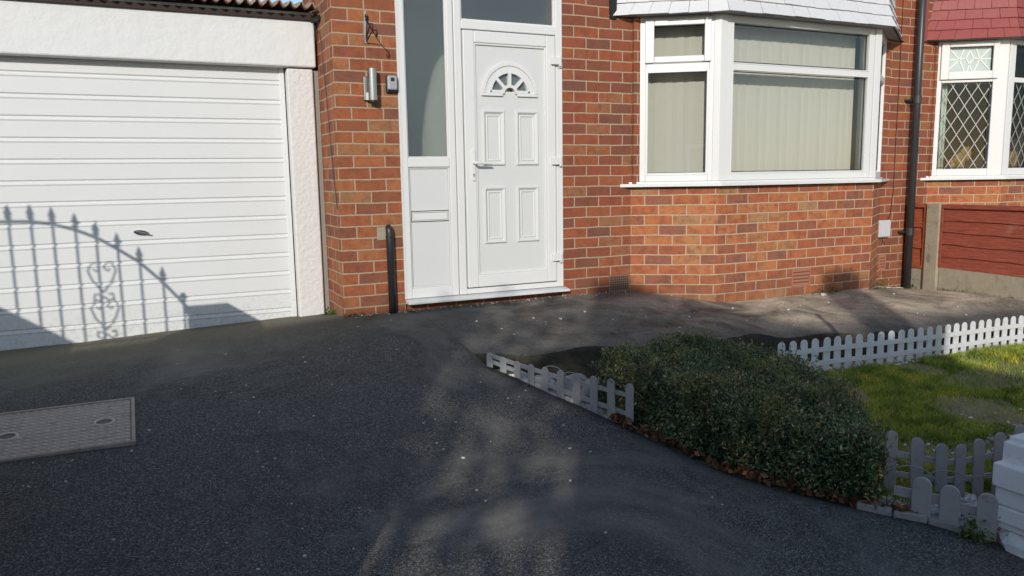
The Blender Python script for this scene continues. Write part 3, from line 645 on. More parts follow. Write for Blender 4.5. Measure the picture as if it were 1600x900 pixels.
# tile hanging over the bays ----------------------------------------
def tilehang(AA, BB, CC, DD, z0, rows, gauge, tw, mat, parent, wav=0.0):
    ang = math.atan2(AA[1]-BB[1], BB[0]-AA[0]); k = math.tan(ang/2)
    m = MB()
    def outl(d): return [(AA[0]-d/math.sin(ang), 0.0), (BB[0]-d*k, BB[1]-d), (CC[0]+d*k, CC[1]-d), (DD[0]+d/math.sin(ang), 0.0)]
    prof = lambda z: .028+.085*max(0, 1-(z-z0)/.34)**1.6
    for r in range(rows):
        zb = z0+r*gauge; zt = zb+gauge*1.25
        ob, ot = outl(prof(zb)+.012), outl(prof(zt)-.004)
        ib = outl(prof(zb)-.004)
        for j in range(3):
            L_ = math.dist(ob[j], ob[j+1]); nt_ = max(2, round(L_/tw)); off = .5 if r % 2 else 0
            cuts = sorted(set([0.0]+[min(1, max(0, (i+off)/nt_)) for i in range(nt_+1)]+[1.0]))
            cuts = [c for i, c in enumerate(cuts) if i == 0 or c-cuts[i-1] > .02]
            for s0, s1 in zip(cuts, cuts[1:]):
                g = .0018/L_; s0 += g; s1 -= g
                P = lambda o_, s: (o_[j][0]+(o_[j+1][0]-o_[j][0])*s, o_[j][1]+(o_[j+1][1]-o_[j][1])*s)
                dz = random.uniform(-1, 1)*(.002+wav); dd = random.uniform(0, .004+wav*.5)
                n_ = ((ob[j+1][1]-ob[j][1])/L_, -(ob[j+1][0]-ob[j][0])/L_)
                Q = lambda o_, s, z, d_: (P(o_, s)[0]+n_[0]*d_, P(o_, s)[1]+n_[1]*d_, z)
                V = [Q(ob, s0, zb+dz, dd), Q(ob, s1, zb+dz*.3, dd), Q(ib, s1, zb+dz*.3, 0), Q(ib, s0, zb+dz, 0), Q(ot, s0, zt, 0), Q(ot, s1, zt, 0), Q(ot, s1, zt, -.014), Q(ot, s0, zt, -.014)]
                m.hexa(V)
    b = MB(); oo = outl(.02); ii = outl(-.1)
    for j in range(3): b.hexa([(*oo[j], z0+.05), (*oo[j+1], z0+.05), (*ii[j+1], z0+.05), (*ii[j], z0+.05), (*oo[j], z0+rows*gauge), (*oo[j+1], z0+rows*gauge), (*ii[j+1], z0+rows*gauge), (*ii[j], z0+rows*gauge)])
    b.build('bay_cladding_board', mat, parent)
    return m.build('tile_hanging', mat, parent)
tilehang(A, B_, C_, D_, 1.262, 12, .098, .165, M_tile_w, house, .004)
m = MB(); m.lbox(FW, 3.50, 3.56, .001, .02, 1.24, 2.4); m.build('flashing_strip', M_dark, house)

# ---------------------------------------------------------------- garage
gar_ = tag(root('garage', (.1, .5, -1.04)), 'white painted garage with a ribbed door under a corrugated roof', 'garage')
GY = .52
m = MB(); m.box(-2.2, 1.262, .42, .75, .815, 1.20); o = m.build('lintel', M_lintel, gar_, bevel=.012)
m = MB(); m.box(1.055, 1.240, .44, .75, -1.3, .805); m.build('pilaster', M_render, gar_, bevel=.01)
m = MB(); m.box(-1.45, -1.10, .44, .75, -1.3, .805); m.build('pilaster', M_render, gar_, bevel=.01)
m = MB(); m.box(1.242, 1.284, .47, .75, -1.3, .80); m.build('mortar_fillet', M_grey_mortar, gar_)
# door: ribbed sheet
prof = []
zt, zb = .835, -1.10
gd = MB(); step = .1388
z = zt
zs = []
k = 0
rib0 = .583
seq = [(zt, 0)]
zr = rib0+step
while zr > zb:
    seq += [(zr+.008, 0), (zr, -.010), (zr-.004, -.010), (zr-.022, .0045), (zr-.032, 0.0)]
    zr -= step
seq.append((zb, 0)); seq = [s for s in seq if zb <= s[0] <= zt]
X0, X1 = -1.07, 1.012
vs = []; nX = 24
for zz, d in seq:
    for i in range(nX+1):
        x = X0+(X1-X0)*i/nX
        vs.append((x, GY-d-.002*mnoise.noise(Vector((x*1.2, 0, zz*1.5))), zz))
fs = [(i*(nX+1)+j, (i+1)*(nX+1)+j, (i+1)*(nX+1)+j+1, i*(nX+1)+j+1) for i in range(len(seq)-1) for j in range(nX)]
gd.add(vs, fs)
gdo = gd.build('garage_door', M_gdoor, gar_)
m = MB(); m.box(X1, 1.046, GY-.008, GY+.03, -1.10, .835); m.build('door_edge', M_gdoor, gdo, bevel=.003)
m = MB(); m.box(1.046, 1.0545, GY+.01, GY+.04, -1.10, .835); m.build('door_gap', M_dark, gar_)
m = MB()
hz = -.333; hx = .025
ring = [(hx+.047*math.cos(R(a)), hz+.017*math.sin(R(a))-.006*math.cos(R(a))) for a in range(0, 360, 20)]
frG = frame(0, GY, 1, GY)
m.prism(frG, ring, .001, .012); m.tube([frG(hx-.02, .012, hz+.002), frG(hx-.02, .03, hz+.002)], .009, 10); m.tube([frG(hx-.035, .03, hz+.008), frG(hx+.05, .03, hz-.012)], [.007, .005], 8)
m.build('handle', M_steel, gdo)
# side and back walls
m = MB(); m.box(-1.45, -1.25, .75, 4, -1.3, 1.2); m.box(-1.45, 1.26, 4, 4.2, -1.3, 1.2); m.build('wall', M_brick, gar_, uv=True)
# corrugated roof
co_ = MB(); n = 220; x0, x1 = -2.0, 1.268; pitchw = .0745
def corr(x): return .021*math.sin(2*math.pi*(x-.02)/pitchw)
rowsr = []
for yy, zz in ((.30, 1.212), (1.2, 1.32), (4.3, 1.66)):
    rowsr.append([(x0+(x1-x0)*i/n, yy, zz+.015+corr(x0+(x1-x0)*i/n)) for i in range(n+1)])
vs = [p for r in rowsr for p in r]; fs = [(i*(n+1)+k, i*(n+1)+k+1, (i+1)*(n+1)+k+1, (i+1)*(n+1)+k) for i in range(2) for k in range(n)]
co_.add(vs, fs); o = co_.build('corrugated_roof', M_corr, gar_, smooth=True); sm_ = o.modifiers.new('thick', 'SOLIDIFY'); sm_.thickness = .009; sm_.offset = -1
m = MB(); m.box(-2.0, 1.262, .40, .60, 1.140, 1.176); m.build('eaves_batten', plain('dark stained batten', (0.035, 0.022, 0.018), 0.8), gar_)

# ---------------------------------------------------------------- fittings on the pier
r = tag(root('hanging_bracket', (1.52, 0, 1.03)), 'black wrought iron hanging basket bracket on the pier above the wall light', 'bracket')
m = MB(); m.lbox(FW, 1.513, 1.529, .001, .006, .935, 1.15); m.build('back_plate', M_grey, r)
m = MB()
def spiral(c, r0, a0, turns, n=22, sgn=1): return [FW(1.521, c[0]+r0*(1-.6*i/n)*math.cos(R(a0)+sgn*turns*2*math.pi*i/n), c[1]+r0*(1-.6*i/n)*math.sin(R(a0)+sgn*turns*2*math.pi*i/n)) for i in range(n)]
m.tube([FW(1.521, .008, 1.115), FW(1.524, .06, 1.06), FW(1.528, .12, 1.02), FW(1.531, .17, .995), FW(1.533, .2, .99)], .0045, 6)
m.tube([FW(1.521, .008, .95), FW(1.521, .02, .945), FW(1.525, .09, .975), FW(1.531, .165, 1.0)], .0045, 6)
m.tube([FW(1.521, .008, .96), FW(1.521, .03, 1.03), FW(1.521, .055, 1.095), FW(1.521, .075, 1.105), FW(1.521, .085, 1.085), FW(1.521, .07, 1.07)], .004, 6)
m.tube([FW(1.521, .008, 1.11), FW(1.521, .02, 1.125), FW(1.521, .03, 1.1), FW(1.521, .02, 1.085), FW(1.521, .012, 1.09)], .004, 6)
m.tube([FW(1.533, .2, .99), FW(1.534, .225, .985), FW(1.534, .235, .965), FW(1.534, .225, .945), FW(1.534, .208, .948), FW(1.534, .205, .962)], .0055, 6)
m.build('scroll_arm', M_dark, r)
r = tag(root('wall_light', (1.53, 0, .55)), 'tall brushed steel up and down wall light on the pier', 'wall light')
m = MB(); m.lbox(FW, 1.487, 1.53, .001, .025, .55, .71); m.build('back_box', M_steel, r, bevel=.003)
m = MB(); m.tube([FW(1.54, .058, .545), FW(1.54, .058, .762)], .031, 24); m.build('tube', M_steel, r, smooth=False, bevel=.002)
m = MB(); m.tube([FW(1.512, .03, .548), FW(1.512, .03, .60)], .017, 14); m.build('sensor', M_box, r, bevel=.003)
m = MB(); m.tube([FW(1.54, .058, .535), FW(1.54, .058, .5445)], .029, 20); m.build('lamp_rim', M_dark, r)
r = tag(root('key_safe', (1.69, 0, .61)), 'small grey key safe beside the door frame on the pier', 'key safe')
m = MB(); m.lbox(FW, 1.648, 1.728, .001, .030, .607, .727); m.build('back_case', M_blk, r, bevel=.006)
m = MB(); m.lbox(FW, 1.651, 1.722, .0305, .052, .622, .722); m.build('front_cover', M_grey, r, bevel=.012)
m = MB(); m.lbox(FW, 1.672, 1.698, .0525, .057, .682, .706); m.build('button', M_blk, r, bevel=.006)
r = tag(root('pipe_stub', (1.63, -.05, -.96)), 'short worn black upright pipe standing against the pier by the door', 'pipe')
m = MB(); m.tube([(1.632, -.032, -1.0), (1.628, -.032, -.37), (1.626, -.03, -.345), (1.625, -.012, -.335)], [.027, .027, .025, .022], 18); m.build('pipe', M_post_pipe, r, smooth=True)
m = MB(); m.tube([(1.628, -.032, -.41), (1.628, -.032, -.398)], .030, 18); m.build('collar', M_dark, r)
m = MB(); m.box(1.545, 1.66, -.004, .05, -.425, -.335); m.build('mortar_patch', M_conc, house)
m = MB(); m.tube([(1.262, .42, 1.09), (1.272, .3, 1.05), (1.274, .2, .6), (1.276, .1, .02), (1.279, .04, -.2)], .003, 6)
tag(m.build('cable', M_dark), 'thin dark cable running down the left return of the pier', 'cable')
m = MB(); m.tube([(1.235, .38, 1.135), (1.262, .35, 1.14), (1.276, .30, 1.145)], [.02, .022, .018], 12); m.tube([(1.255, .36, 1.10), (1.258, .38, 1.04), (1.27, .41, 1.0)], .006, 6)
tag(m.build('gutter_outlet', M_blk), 'black gutter end piece in the corner between garage roof and pier', 'gutter')

# ---------------------------------------------------------------- downpipe, cable, boxes
r = tag(root('downpipe', (7.03, -.06, -1.18)), 'dark grey plastic downpipe between the two houses', 'downpipe')
m = MB(); m.tube([(7.03, -.085, -1.22), (7.03, -.085, 3.2)], .034, 20); m.build('pipe', M_pipe, r, smooth=True)
for z in (-.60, .70):
    m = MB(); m.tube([(7.03, -.085, z-.035), (7.03, -.085, z+.04)], .0415, 20); m.build('collar', M_pipe, r, smooth=False)
    m = MB(); m.box(6.955, 7.105, -.05, -.001, z-.014, z+.006); m.tube([(6.965, -.055, z-.004), (6.965, -.045, z-.004)], .012, 8); m.build('bracket', M_pipe, r)
m = MB(); m.tube([(6.86, -.004, 2.2), (6.862, -.004, .8), (6.858, -.005, .3), (6.86, -.004, -.2), (6.83, -.006, -.42), (6.80, -.008, -.47)], .0035, 6); m.tube([(6.72, -.02, -.64), (6.73, -.02, -.70), (6.75, -.015, -.715), (6.78, -.006, -.70)], .003, 6)
tag(m.build('cable', M_dark), 'thin black cable dropping to the pale box on the brick wall', 'cable')
r = tag(root('junction_box', (6.71, 0, -.645)), 'pale grey plastic box on the wall between bay and downpipe', 'junction box')
m = MB(); m.box(6.635, 6.792, -.05, -.001, -.645, -.475); m.build('case', M_box, r, bevel=.008)
m = MB(); m.box(6.643, 6.784, -.056, -.0505, -.637, -.483); m.build('lid', M_box, r, bevel=.003)

# ---------------------------------------------------------------- neighbour's house
nb = tag(root('brick_house', (9.0, 0, -1.2)), 'neighbouring brick house with red painted tiles and leaded windows', 'house')
NA, NB_, NC, ND = (7.36, 0), (7.944, -.40), (9.75, -.40), (10.33, 0)
NL, NF = frame(*NA, *NB_), frame(*NB_, *NC)
m = MB(); m.box(7.018, 7.36, 0, .25, -1.5, TOP, uo=-3.06+.06); m.box(7.36, 10.33, 0, .25, 1.3, TOP); m.box(7.36, 10.33, 0, .25, -1.5, -.1); m.box(10.33, 13, 0, .25, -1.5, TOP)
m.box(7.3605, 7.44, -.02, .20, -.0995, 1.2995)
m.build('wall', M_brick_dk, nb, uv=True)
_s = (A, B_, C_, D_); A, B_, C_, D_ = NA, NB_, NC, ND
m = MB(); bay_ring(m, -1.5, -.098, .11, (-(A[0]*tl[0]+A[1]*tl[1]), -B_[0], 0)); m.build('bay_wall', M_brick_bay, nb, uv=True)
m = MB(); bay_ring(m, -.092, -.066, .20, out=.062); m.build('window_sill', M_upvc, nb, bevel=.004)
m = MB(); bay_ring(m, -.0655, -.051, .16, out=.012); m.build('sill_upstand', M_upvc, nb)
m = MB(); bay_ring(m, -.0975, -.0925, .15, out=.03); m.build('sill_shade_strip', M_dark, nb)  # same black strip for the shade under this sill
m = MB(); bay_ring(m, 1.2855, 1.315, .30, out=.085); m.build('soffit', M_soff, nb)
nw = MB(); ZT2 = 1.285
nw.ring(NL, .035, .70, ZB, ZT2, (.05, .135, .07, .05), fd0, fd1); nw.lbox(NL, .085, .565, fd0, fd1, .878, .905)
nw.ring(NF, .012, NF.len-.06, ZB, ZT2, (.09, .06, .07, .05), fd0, fd1); nw.lbox(NF, .102, NF.len-.12, fd0, fd1, .87, .92)
nwo = nw.build('bay_window', M_upvc, nb, bevel=.006)
m = MB(); m.ring(NL, .062, .60, .908, 1.268, (.078, .055, .078, .045), fd1+.0005, .02); m.build('opening_sash', M_upvc, nwo, bevel=.007)
m = MB(); m.lbox(NL, .135, .55, -.045, -.039, .98, 1.225); m.build('stained_pane', M_opal, nwo)
m = MB()
def bar(fr, m, p, q, w, d0=-.0385, d1=-.033):
    dx, dz = q[0]-p[0], q[1]-p[1]; l = math.hypot(dx, dz); nx_, nz_ = -dz/l*w, dx/l*w
    m.prism(fr, [(p[0]-nx_, p[1]-nz_), (q[0]-nx_, q[1]-nz_), (q[0]+nx_, q[1]+nz_), (p[0]+nx_, p[1]+nz_)], d0, d1)
for p, q in (((.15, 1.22), (.25, 1.105)), ((.25, 1.105), (.14, 1.0)), ((.25, 1.105), (.29, 1.215)), ((.25, 1.105), (.30, .99)), ((.44, 1.105), (.40, 1.215)), ((.44, 1.105), (.54, 1.22)), ((.44, 1.105), (.39, .99)), ((.44, 1.105), (.54, .995)), ((.25, 1.105), (.31, 1.12)), ((.31, 1.12), (.345, 1.06)), ((.345, 1.06), (.38, 1.12)), ((.38, 1.12), (.44, 1.105)), ((.31, 1.12), (.345, 1.19)), ((.345, 1.19), (.38, 1.12)), ((.345, 1.06), (.33, .99)), ((.345, 1.06), (.37, .99)), ((.14, 1.105), (.25, 1.105)), ((.44, 1.105), (.55, 1.105))):
    bar(NL, m, p, q, .0055)
m.build('lead_pattern', M_leadw, nwo)
pane(NL, .086, .564, .021, .877, M_glassN, nwo); pane(NF, .103, NF.len-.121, .021, .869, M_glassN, nwo); pane(NF, .103, NF.len-.121, .921, 1.234, M_glassN, nwo)
def diamonds(fr, a0, a1, z0, z1, pw, ph, par, off=0.0):
    m = MB(); sl = ph/pw
    n0 = int((z1-z0)/ph+(a1-a0)/pw)+3
    for sg, d0 in ((1, -.0385), (-1, -.0375)):
        for k in range(-n0, n0+1):
            # line z = z0 + sg*sl*(a-a0) + k*ph
            c = z0+k*ph+off*(ph)
            pts = []
            for a in (a0, a1):
                z = c+sg*sl*(a-a0)
                if z0 <= z <= z1: pts.append((a, z))
            for z in (z0, z1):
                a = a0+(z-c)/(sg*sl)
                if a0 < a < a1: pts.append((a, z))
            if len(pts) >= 2 and math.dist(pts[0], pts[1]) > .02: bar(fr, m, pts[0], pts[1], .0042, d0, d0+.004)
    m.build('lead_lattice', M_lead, par)
diamonds(NL, .088, .562, .023, .875, .118, .19, nwo, .3); diamonds(NF, .105, 1.0, .023, .867, .118, .19, nwo)
A, B_, C_, D_ = _s
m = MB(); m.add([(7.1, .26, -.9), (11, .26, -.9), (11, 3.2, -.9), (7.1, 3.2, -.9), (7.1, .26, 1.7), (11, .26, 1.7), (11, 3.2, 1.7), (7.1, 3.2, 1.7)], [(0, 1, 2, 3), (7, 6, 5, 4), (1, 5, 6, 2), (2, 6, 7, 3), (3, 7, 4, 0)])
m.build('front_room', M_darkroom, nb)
tilehang(NA, NB_, NC, ND, 1.286, 12, .098, .165, M_tile_r, nb, 0.0)
m = MB(); m.lbox(FW, 7.10, 7.205, .001, .03, 1.27, 2.5); m.build('painted_verge', M_tile_r, nb, bevel=.008)
m = MB()
for i in range(5):
    a = .085+.022*i; m.tube([NL(a, -.12-.012*(i % 2), .0), NL(a, -.12-.012*(i % 2), .9)], .014, 8)
tag(m.build('curtain', M_curtain, smooth=True), 'pale green curtain strip behind the diamond leaded window', 'curtain')
m = MB(); m.blob(NL(.36, -.14, .11), (.06, .05, .10), 2, .5); m.blob(NL(.30, -.15, .08), (.07, .04, .06), 5, .5); m.blob(NL(.42, -.14, .17), (.035, .04, .09), 8, .4)
m.tube([NL(.25, -.14, .05), NL(.33, -.14, .14), NL(.40, -.13, .24)], [.02, .03, .02], 8)
tag(m.build('ornament', M_wood, smooth=True), 'lumpy brown ornament standing inside the diamond leaded window', 'ornament')
m = MB()
for i in range(8): m.tube([NF(.12+.042*i, -.14, .0), NF(.12+.042*i, -.14, .19+.05*(i < 2))], .021, 8)
tag(m.build('wooden_slat_screen', M_wood, smooth=True), 'light brown slatted wooden piece inside the far right leaded window', 'wood screen')
m = MB(); m.lbox(NF, .475, .62, .002, .05, -.375, -.235)
tag(m.build('wall_box', M_blue, bevel=.008), 'blue plastic box on the brickwork under the far right window', 'box')

# ---------------------------------------------------------------- boundary fence
fn = tag(root('timber_fence', (7.1, -.8, -1.17)), 'red stained timber fence with concrete post and gravel boards', 'fence')
FX = frame(7.1, 0, 7.1, -1)        # a = -y ; outward d = -x side
def panel(a0, a1, zt0, zt1, zb0, zb1, mat, nb_, name, wavy):
    m = MB(); n = nb_
    L0 = lambda s, t: zb0+(zb1-zb0)*s
    for k in range(n):
        V = []; seg = 14
        for j in range(seg+1):
            s = j/seg; a = a0+(a1-a0)*s
            zb_ = zb0+(zb1-zb0)*s; zt_ = zt0+(zt1-zt0)*s
            h = (zt_-zb_)/n
            wob = wavy*(mnoise.noise(Vector((a*6, k*5.3, 1)))+.5*mnoise.noise(Vector((a*17, k*3.3, 4))))
            lo = zb_+h*k-.012+wob*(k > 0); hi = zb_+h*(k+1)+.02
            V += [FX(a, .006+.018, lo), FX(a, .004, hi), FX(a, -.008, hi), FX(a, .006, lo)]
        fs = []
        for j in range(seg):
            b = j*4; c = b+4
            fs += [(b, b+1, c+1, c), (b+1, b+2, c+2, c+1), (b+2, b+3, c+3, c+2), (b+3, b, c, c+3)]
        fs += [(0, 3, 2, 1), (seg*4, seg*4+1, seg*4+2, seg*4+3)]
        m.add(V, fs)
    o = m.build(name, mat, fn)
    return o
p1 = panel(.40, 2.25, -.345, -.37, -.925, -.955, M_fence, 5, 'fence_panel', .012)
m = MB(); m.lbox(FX, .385, 2.26, -.02, .036, -.36, -.32); m.build('capping_rail', M_fence, p1, bevel=.004)
m = MB(); m.lbox(FX, .385, .41, .0245, .036, -.93, -.362); m.build('edge_batten', M_fence, p1)
p2 = panel(.01, .235, -.335, -.337, -.955, -.958, M_fence_sunlit, 3, 'fence_panel', .004)
m = MB(); m.ring(FX, .008, .237, -.962, -.325, .03, .0245, .036); m.build('panel_frame', M_fence_sunlit, p2)
m = MB(); m.lbox(FX, .245, .385, -.05, .055, -1.4, -.315); m.build('concrete_post', M_conc, fn, bevel=.006)
m = MB(); m.lbox(FX, .39, 2.26, -.02, .022, -1.4, -.93); m.build('gravel_board', M_conc, fn, bevel=.004)
m = MB(); m.lbox(FX, .005, .24, -.02, .022, -1.4, -.965); m.build('gravel_board', M_conc, fn, bevel=.004)

# ---------------------------------------------------------------- inspection cover
mc = tag(root('inspection_cover', (-.39, -1.46, -1.1)), 'rectangular cast iron inspection cover with raised tread set in the drive', 'manhole cover')
x0, x1, y0, y1 = -.715, -.074, -1.755, -1.178
g0 = lambda x, y: -1.1065+(y+1.465)*.095+.009
def gbox(m, xa, xb, ya, yb, t0, t1):
    m.hexa([(xa, ya, g0(xa, ya)+t0), (xb, ya, g0(xb, ya)+t0), (xb, yb, g0(xb, yb)+t0), (xa, yb, g0(xa, yb)+t0), (xa, ya, g0(xa, ya)+t1), (xb, ya, g0(xb, ya)+t1), (xb, yb, g0(xb, yb)+t1), (xa, yb, g0(xa, yb)+t1)])
m = MB(); gbox(m, x0, x1, y0, y0+.016, -.05, .009); gbox(m, x0, x1, y1-.016, y1, -.05, .009); gbox(m, x0, x0+.016, y0+.016, y1-.016, -.05, .009); gbox(m, x1-.016, x1, y0+.016, y1-.016, -.05, .009)
m.build('frame', M_cover, mc, bevel=.002)
m = MB(); gbox(m, x0+.019, x1-.019, y0+.019, y1-.019, -.05, .003)
npl = len(m.f)
holes = [(-.204, -1.464), (-.585, -1.49)]
nx, ny = 17, 14
for i in range(nx):
    for j in range(ny):
        x = x0+.035+(x1-x0-.07)*i/(nx-1)+(.5 if j % 2 else 0)*.0
        y = y0+.035+(y1-y0-.07)*j/(ny-1)
        if min(math.hypot(x-h[0], (y-h[1])) for h in holes) < .05: continue
        a, b_ = .0135, .0075
        V = [(x+a*c*k, y+b_*s*k, g0(x, y)+zz) for k, zz in ((1, .003), (.55, .0075)) for c, s in [(math.cos(R(t)), math.sin(R(t))) for t in range(0, 360, 45)]]
        m.add(V, [(q, (q+1) % 8, (q+1) % 8+8, q+8) for q in range(8)]+[tuple(range(8, 16))])
o = m.build('plate', M_cover, mc); o.data.materials.append(M_lug)
for pl in o.data.polygons[npl:]: pl.material_index = 1
for h in holes:
    m = MB()
    V = []
    for rr, zz in ((.046, .0035), (.043, .009), (.036, .009), (.034, .0034)):
        V += [(h[0]+rr*math.cos(R(t)), h[1]+rr*math.sin(R(t)), g0(*h)+zz+(rr*math.sin(R(t)))*.095) for t in range(0, 360, 15)]
    m.add(V, [(l*24+q, l*24+(q+1) % 24, (l+1)*24+(q+1) % 24, (l+1)*24+q) for l in range(3) for q in range(24)])
    kr = m.build('key_hole', M_lug, mc, smooth=True)
    m = MB(); m.add([(h[0]+.0345*math.cos(R(t)), h[1]+.0345*math.sin(R(t)), g0(*h)+.0036+(.0345*math.sin(R(t)))*.095) for t in range(0, 360, 15)], [tuple(range(24))]); m.build('recess', M_dark, kr)

# ---------------------------------------------------------------- picket fences
def picket_poly(w, h, n=8): return [(-w/2, 0), (w/2, 0)]+[(w/2*math.cos(math.pi*i/n), h-w/2+w/2*math.sin(math.pi*i/n)) for i in range(n+1)]
def picket_fence(pts, label, mat, w, h, rails, group=None, railw=.022, t=.009, front=True, name='picket_fence', tilt=0.02):
    """pts: list of (x, y, base z, picket height)"""
    r = tag(root(name, (sum(p[0] for p in pts)/len(pts), sum(p[1] for p in pts)/len(pts), min(p[2] for p in pts))), label, 'picket fence', group)
    for i, (x, y, z, hh) in enumerate(pts):
        a, b = pts[max(0, i-1)], pts[min(len(pts)-1, i+1)]
        l = math.hypot(b[0]-a[0], b[1]-a[1]); tx, ty = (b[0]-a[0])/l, (b[1]-a[1])/l
        ln = random.uniform(-tilt, tilt)
        fr = lambda s, d, zz: (x+tx*(s+zz*ln)+ty*d, y+ty*(s+zz*ln)-tx*d, z+zz)
        m = MB(); m.prism(fr, picket_poly(w, hh), -t/2, t/2); m.build('picket', mat, r, bevel=.0025)
    for rz in rails:
        m = MB()
        for p, q in zip(pts, pts[1:]):
            f = frame(p[0], p[1], q[0], q[1]); dd = (-t/2-.0095, -t/2-.0005)
            zp, zq = p[2]+rz*p[3], q[2]+rz*q[3]
            V = [f(0, dd[1], zp), f(f.len, dd[1], zq), f(f.len, dd[0], zq), f(0, dd[0], zp)]
            m.hexa(V+[(v[0], v[1], v[2]+railw) for v in V])
        m.build('rail', mat, r)
    return r
def along(tab, ds, n0=0):
    out = []; d = n0; cum = [0]
    for p, q in zip(tab, tab[1:]): cum.append(cum[-1]+math.dist(p[:2], q[:2]))
    while d <= cum[-1]:
        for i in range(len(tab)-1):
            if cum[i] <= d <= cum[i+1]:
                s = (d-cum[i])/(cum[i+1]-cum[i]); out.append(tuple(tab[i][k]+(tab[i+1][k]-tab[i][k])*s for k in range(len(tab[0])))); break
        d += ds
    return out
# left run beside the drive: seen from behind its rails
L_ = [(1.800, -1.345, -1.10, .085), (1.872, -1.60, -1.125, .10), (1.92, -1.85, -1.16, .15), (1.985, -2.085, -1.19, .19), (2.05, -2.36, -1.205, .225), (2.065, -2.44, -1.21, .225)]
picket_fence([(x+.012, y, z, h) for x, y, z, h in along(L_, .122)], 'low faded white picket fence along the drive, half sunk, left of the hedge', M_pick, .05, .2, (.25, .66))
# back run beside the path: pickets behind, rails on the lawn side
bk = [(x, -1.955-.012*math.sin(x*3), gar(x, -1.96)+.0, .222) for x in np.arange(3.5, 6.75, .0945)]
r = picket_fence([(x, y, z, h) for x, y, z, h in bk][::-1], 'long white picket fence on the far side of the lawn, below the path', M_pick_y, .056, .23, (.22, .60), railw=.03)
# right run between hedge and wall
rt_ = [(2.70, -3.36, -1.315, .275), (2.785, -3.42, -1.32, .255), (2.86, -3.475, -1.325, .24), (2.945, -3.495, -1.33, .235), (3.035, -3.515, -1.335, .255), (3.12, -3.54, -1.34, .28), (3.2, -3.56, -1.345, .31)]
picket_fence(rt_, 'taller grey picket fence closing the lawn between hedge and white wall', M_pick, .05, .28, (.30, .62), tilt=.05)
lo_ = [(2.545, -3.50, -1.298, .02), (2.592, -3.585, -1.302, .165), (2.640, -3.665, -1.315, .165), (2.690, -3.775, -1.325, .175), (2.725, -3.83, -1.33, .03)]
r = tag(root('border_pickets', (2.64, -3.66, -1.32)), 'three stubby grey pickets on a rail beside the drive near the white wall', 'picket fence')
for (x, y, z, hh) in lo_[1:4]:
    f = frame(x-.024, y+.045, x+.024, y-.045); fr = lambda s, d, zz, f=f, z=z: f(f.len/2+s, d, z+zz)
    m = MB(); m.prism(fr, picket_poly(.066, hh), -.006, .008); m.build('picket', M_pick, r, bevel=.003)
m = MB()
for p, q in zip(lo_, lo_[1:]):
    f = frame(*p[:2], *q[:2]); m.lbox(f, 0, f.len, -.022, -.0075, p[2]+.065, p[2]+.10)
m.build('rail', M_pick, r)
# wire hoop edgings
def hoops(tab, label, rad, step, base, h, wr=.0028):
    r = tag(root('wire_hoop_edging', (*tab[0][:2], base)), label, 'border edging', 'wire hoop border edging')
    for p in along(tab, step):
        i = 0
        a, b = tab[0], tab[-1]; l = math.dist(a[:2], b[:2]); tx, ty = (b[0]-a[0])/l, (b[1]-a[1])/l
        zb = p[2]
        pts = [(p[0]-tx*rad, p[1]-ty*rad, zb-.05)]+[(p[0]-tx*rad*math.cos(R(t)), p[1]-ty*rad*math.cos(R(t)), zb+h*.35+h*.65*math.sin(R(t))) for t in range(0, 181, 12)]+[(p[0]+tx*rad, p[1]+ty*rad, zb-.05)]
        m = MB(); m.tube(pts, wr, 6); m.build('hoop', M_wire, r, smooth=True)
    return r
hoops([(2.06, -1.68, -1.185), (2.24, -2.42, -1.23)], 'row of pale wire hoops behind the sunken left picket fence', .12, .15, -1.2, .13)
hoops([(2.58, -3.38, -1.31), (2.90, -3.70, -1.33)], 'row of pale wire hoops between tall and stubby pickets at the right', .11, .13, -1.32, .17)

# ---------------------------------------------------------------- white boundary wall and gate post
wl = tag(root('garden_wall', (3.6, -3.9, -1.34)), 'low white painted brick wall end at the right of the drive', 'wall')
m = MB()
for k, (dx, z0, z1) in enumerate(((.03, -1.245, -1.185), (.03, -1.181, -1.117))):
    m.box(2.70, 5.6, -4.06, -3.79, z0, z1)
m.box(2.685, 5.6, -4.07, -3.785, -1.113, -1.028)
m.box(2.725, 5.6, -4.03, -3.81, -1.024, -.93)
m.box(2.71, 5.6, -4.05, -3.80, -1.27, -.95)
m.build('courses', plain('white wall paint', (0.80, 0.81, 0.82), 0.75, var=0.10, vscale=7, bumpd=0.0035, bscale=28, dirt=((0.46, 0.44, 0.41), 16, 0.60, 0.74)), wl, bevel=.005)
m = MB(); m.blob((2.84, -3.93, -1.37), (.15, .13, .10), 3, .4, 3); m.box(2.9, 5.6, -4.08, -3.77, -1.5, -1.25); m.build('footing', M_render, wl)
r = tag(root('metal_post', (2.905, -3.76, -.95)), 'thin pale metal post fixed on top of the white wall', 'post')
m = MB(); m.box(2.893, 2.925, -3.93, -3.90, -.93, .2); m.build('post', M_wire, r, bevel=.003)
m = MB(); m.box(2.87, 2.95, -3.96, -3.87, -.9295, -.92); m.build('foot_plate', M_wire, r)

# ---------------------------------------------------------------- pale stones behind the left pickets
for k, (c, rr, s, lb) in enumerate((((1.99, -1.66, -1.155), (.085, .07, .05), 1, 'smooth pale stone behind the sunken pickets, leftmost of three'), ((2.11, -1.80, -1.16), (.10, .08, .075), 4, 'tallest smooth pale stone behind the sunken pickets, middle of three'), ((2.15, -1.98, -1.15), (.085, .08, .085), 6, 'smooth pale stone behind the sunken pickets, beside the hedge end'))):
    m = MB(); m.blob(c, rr, s, .18, 3); tag(m.build('stone', M_bould, smooth=True), lb, 'stone')

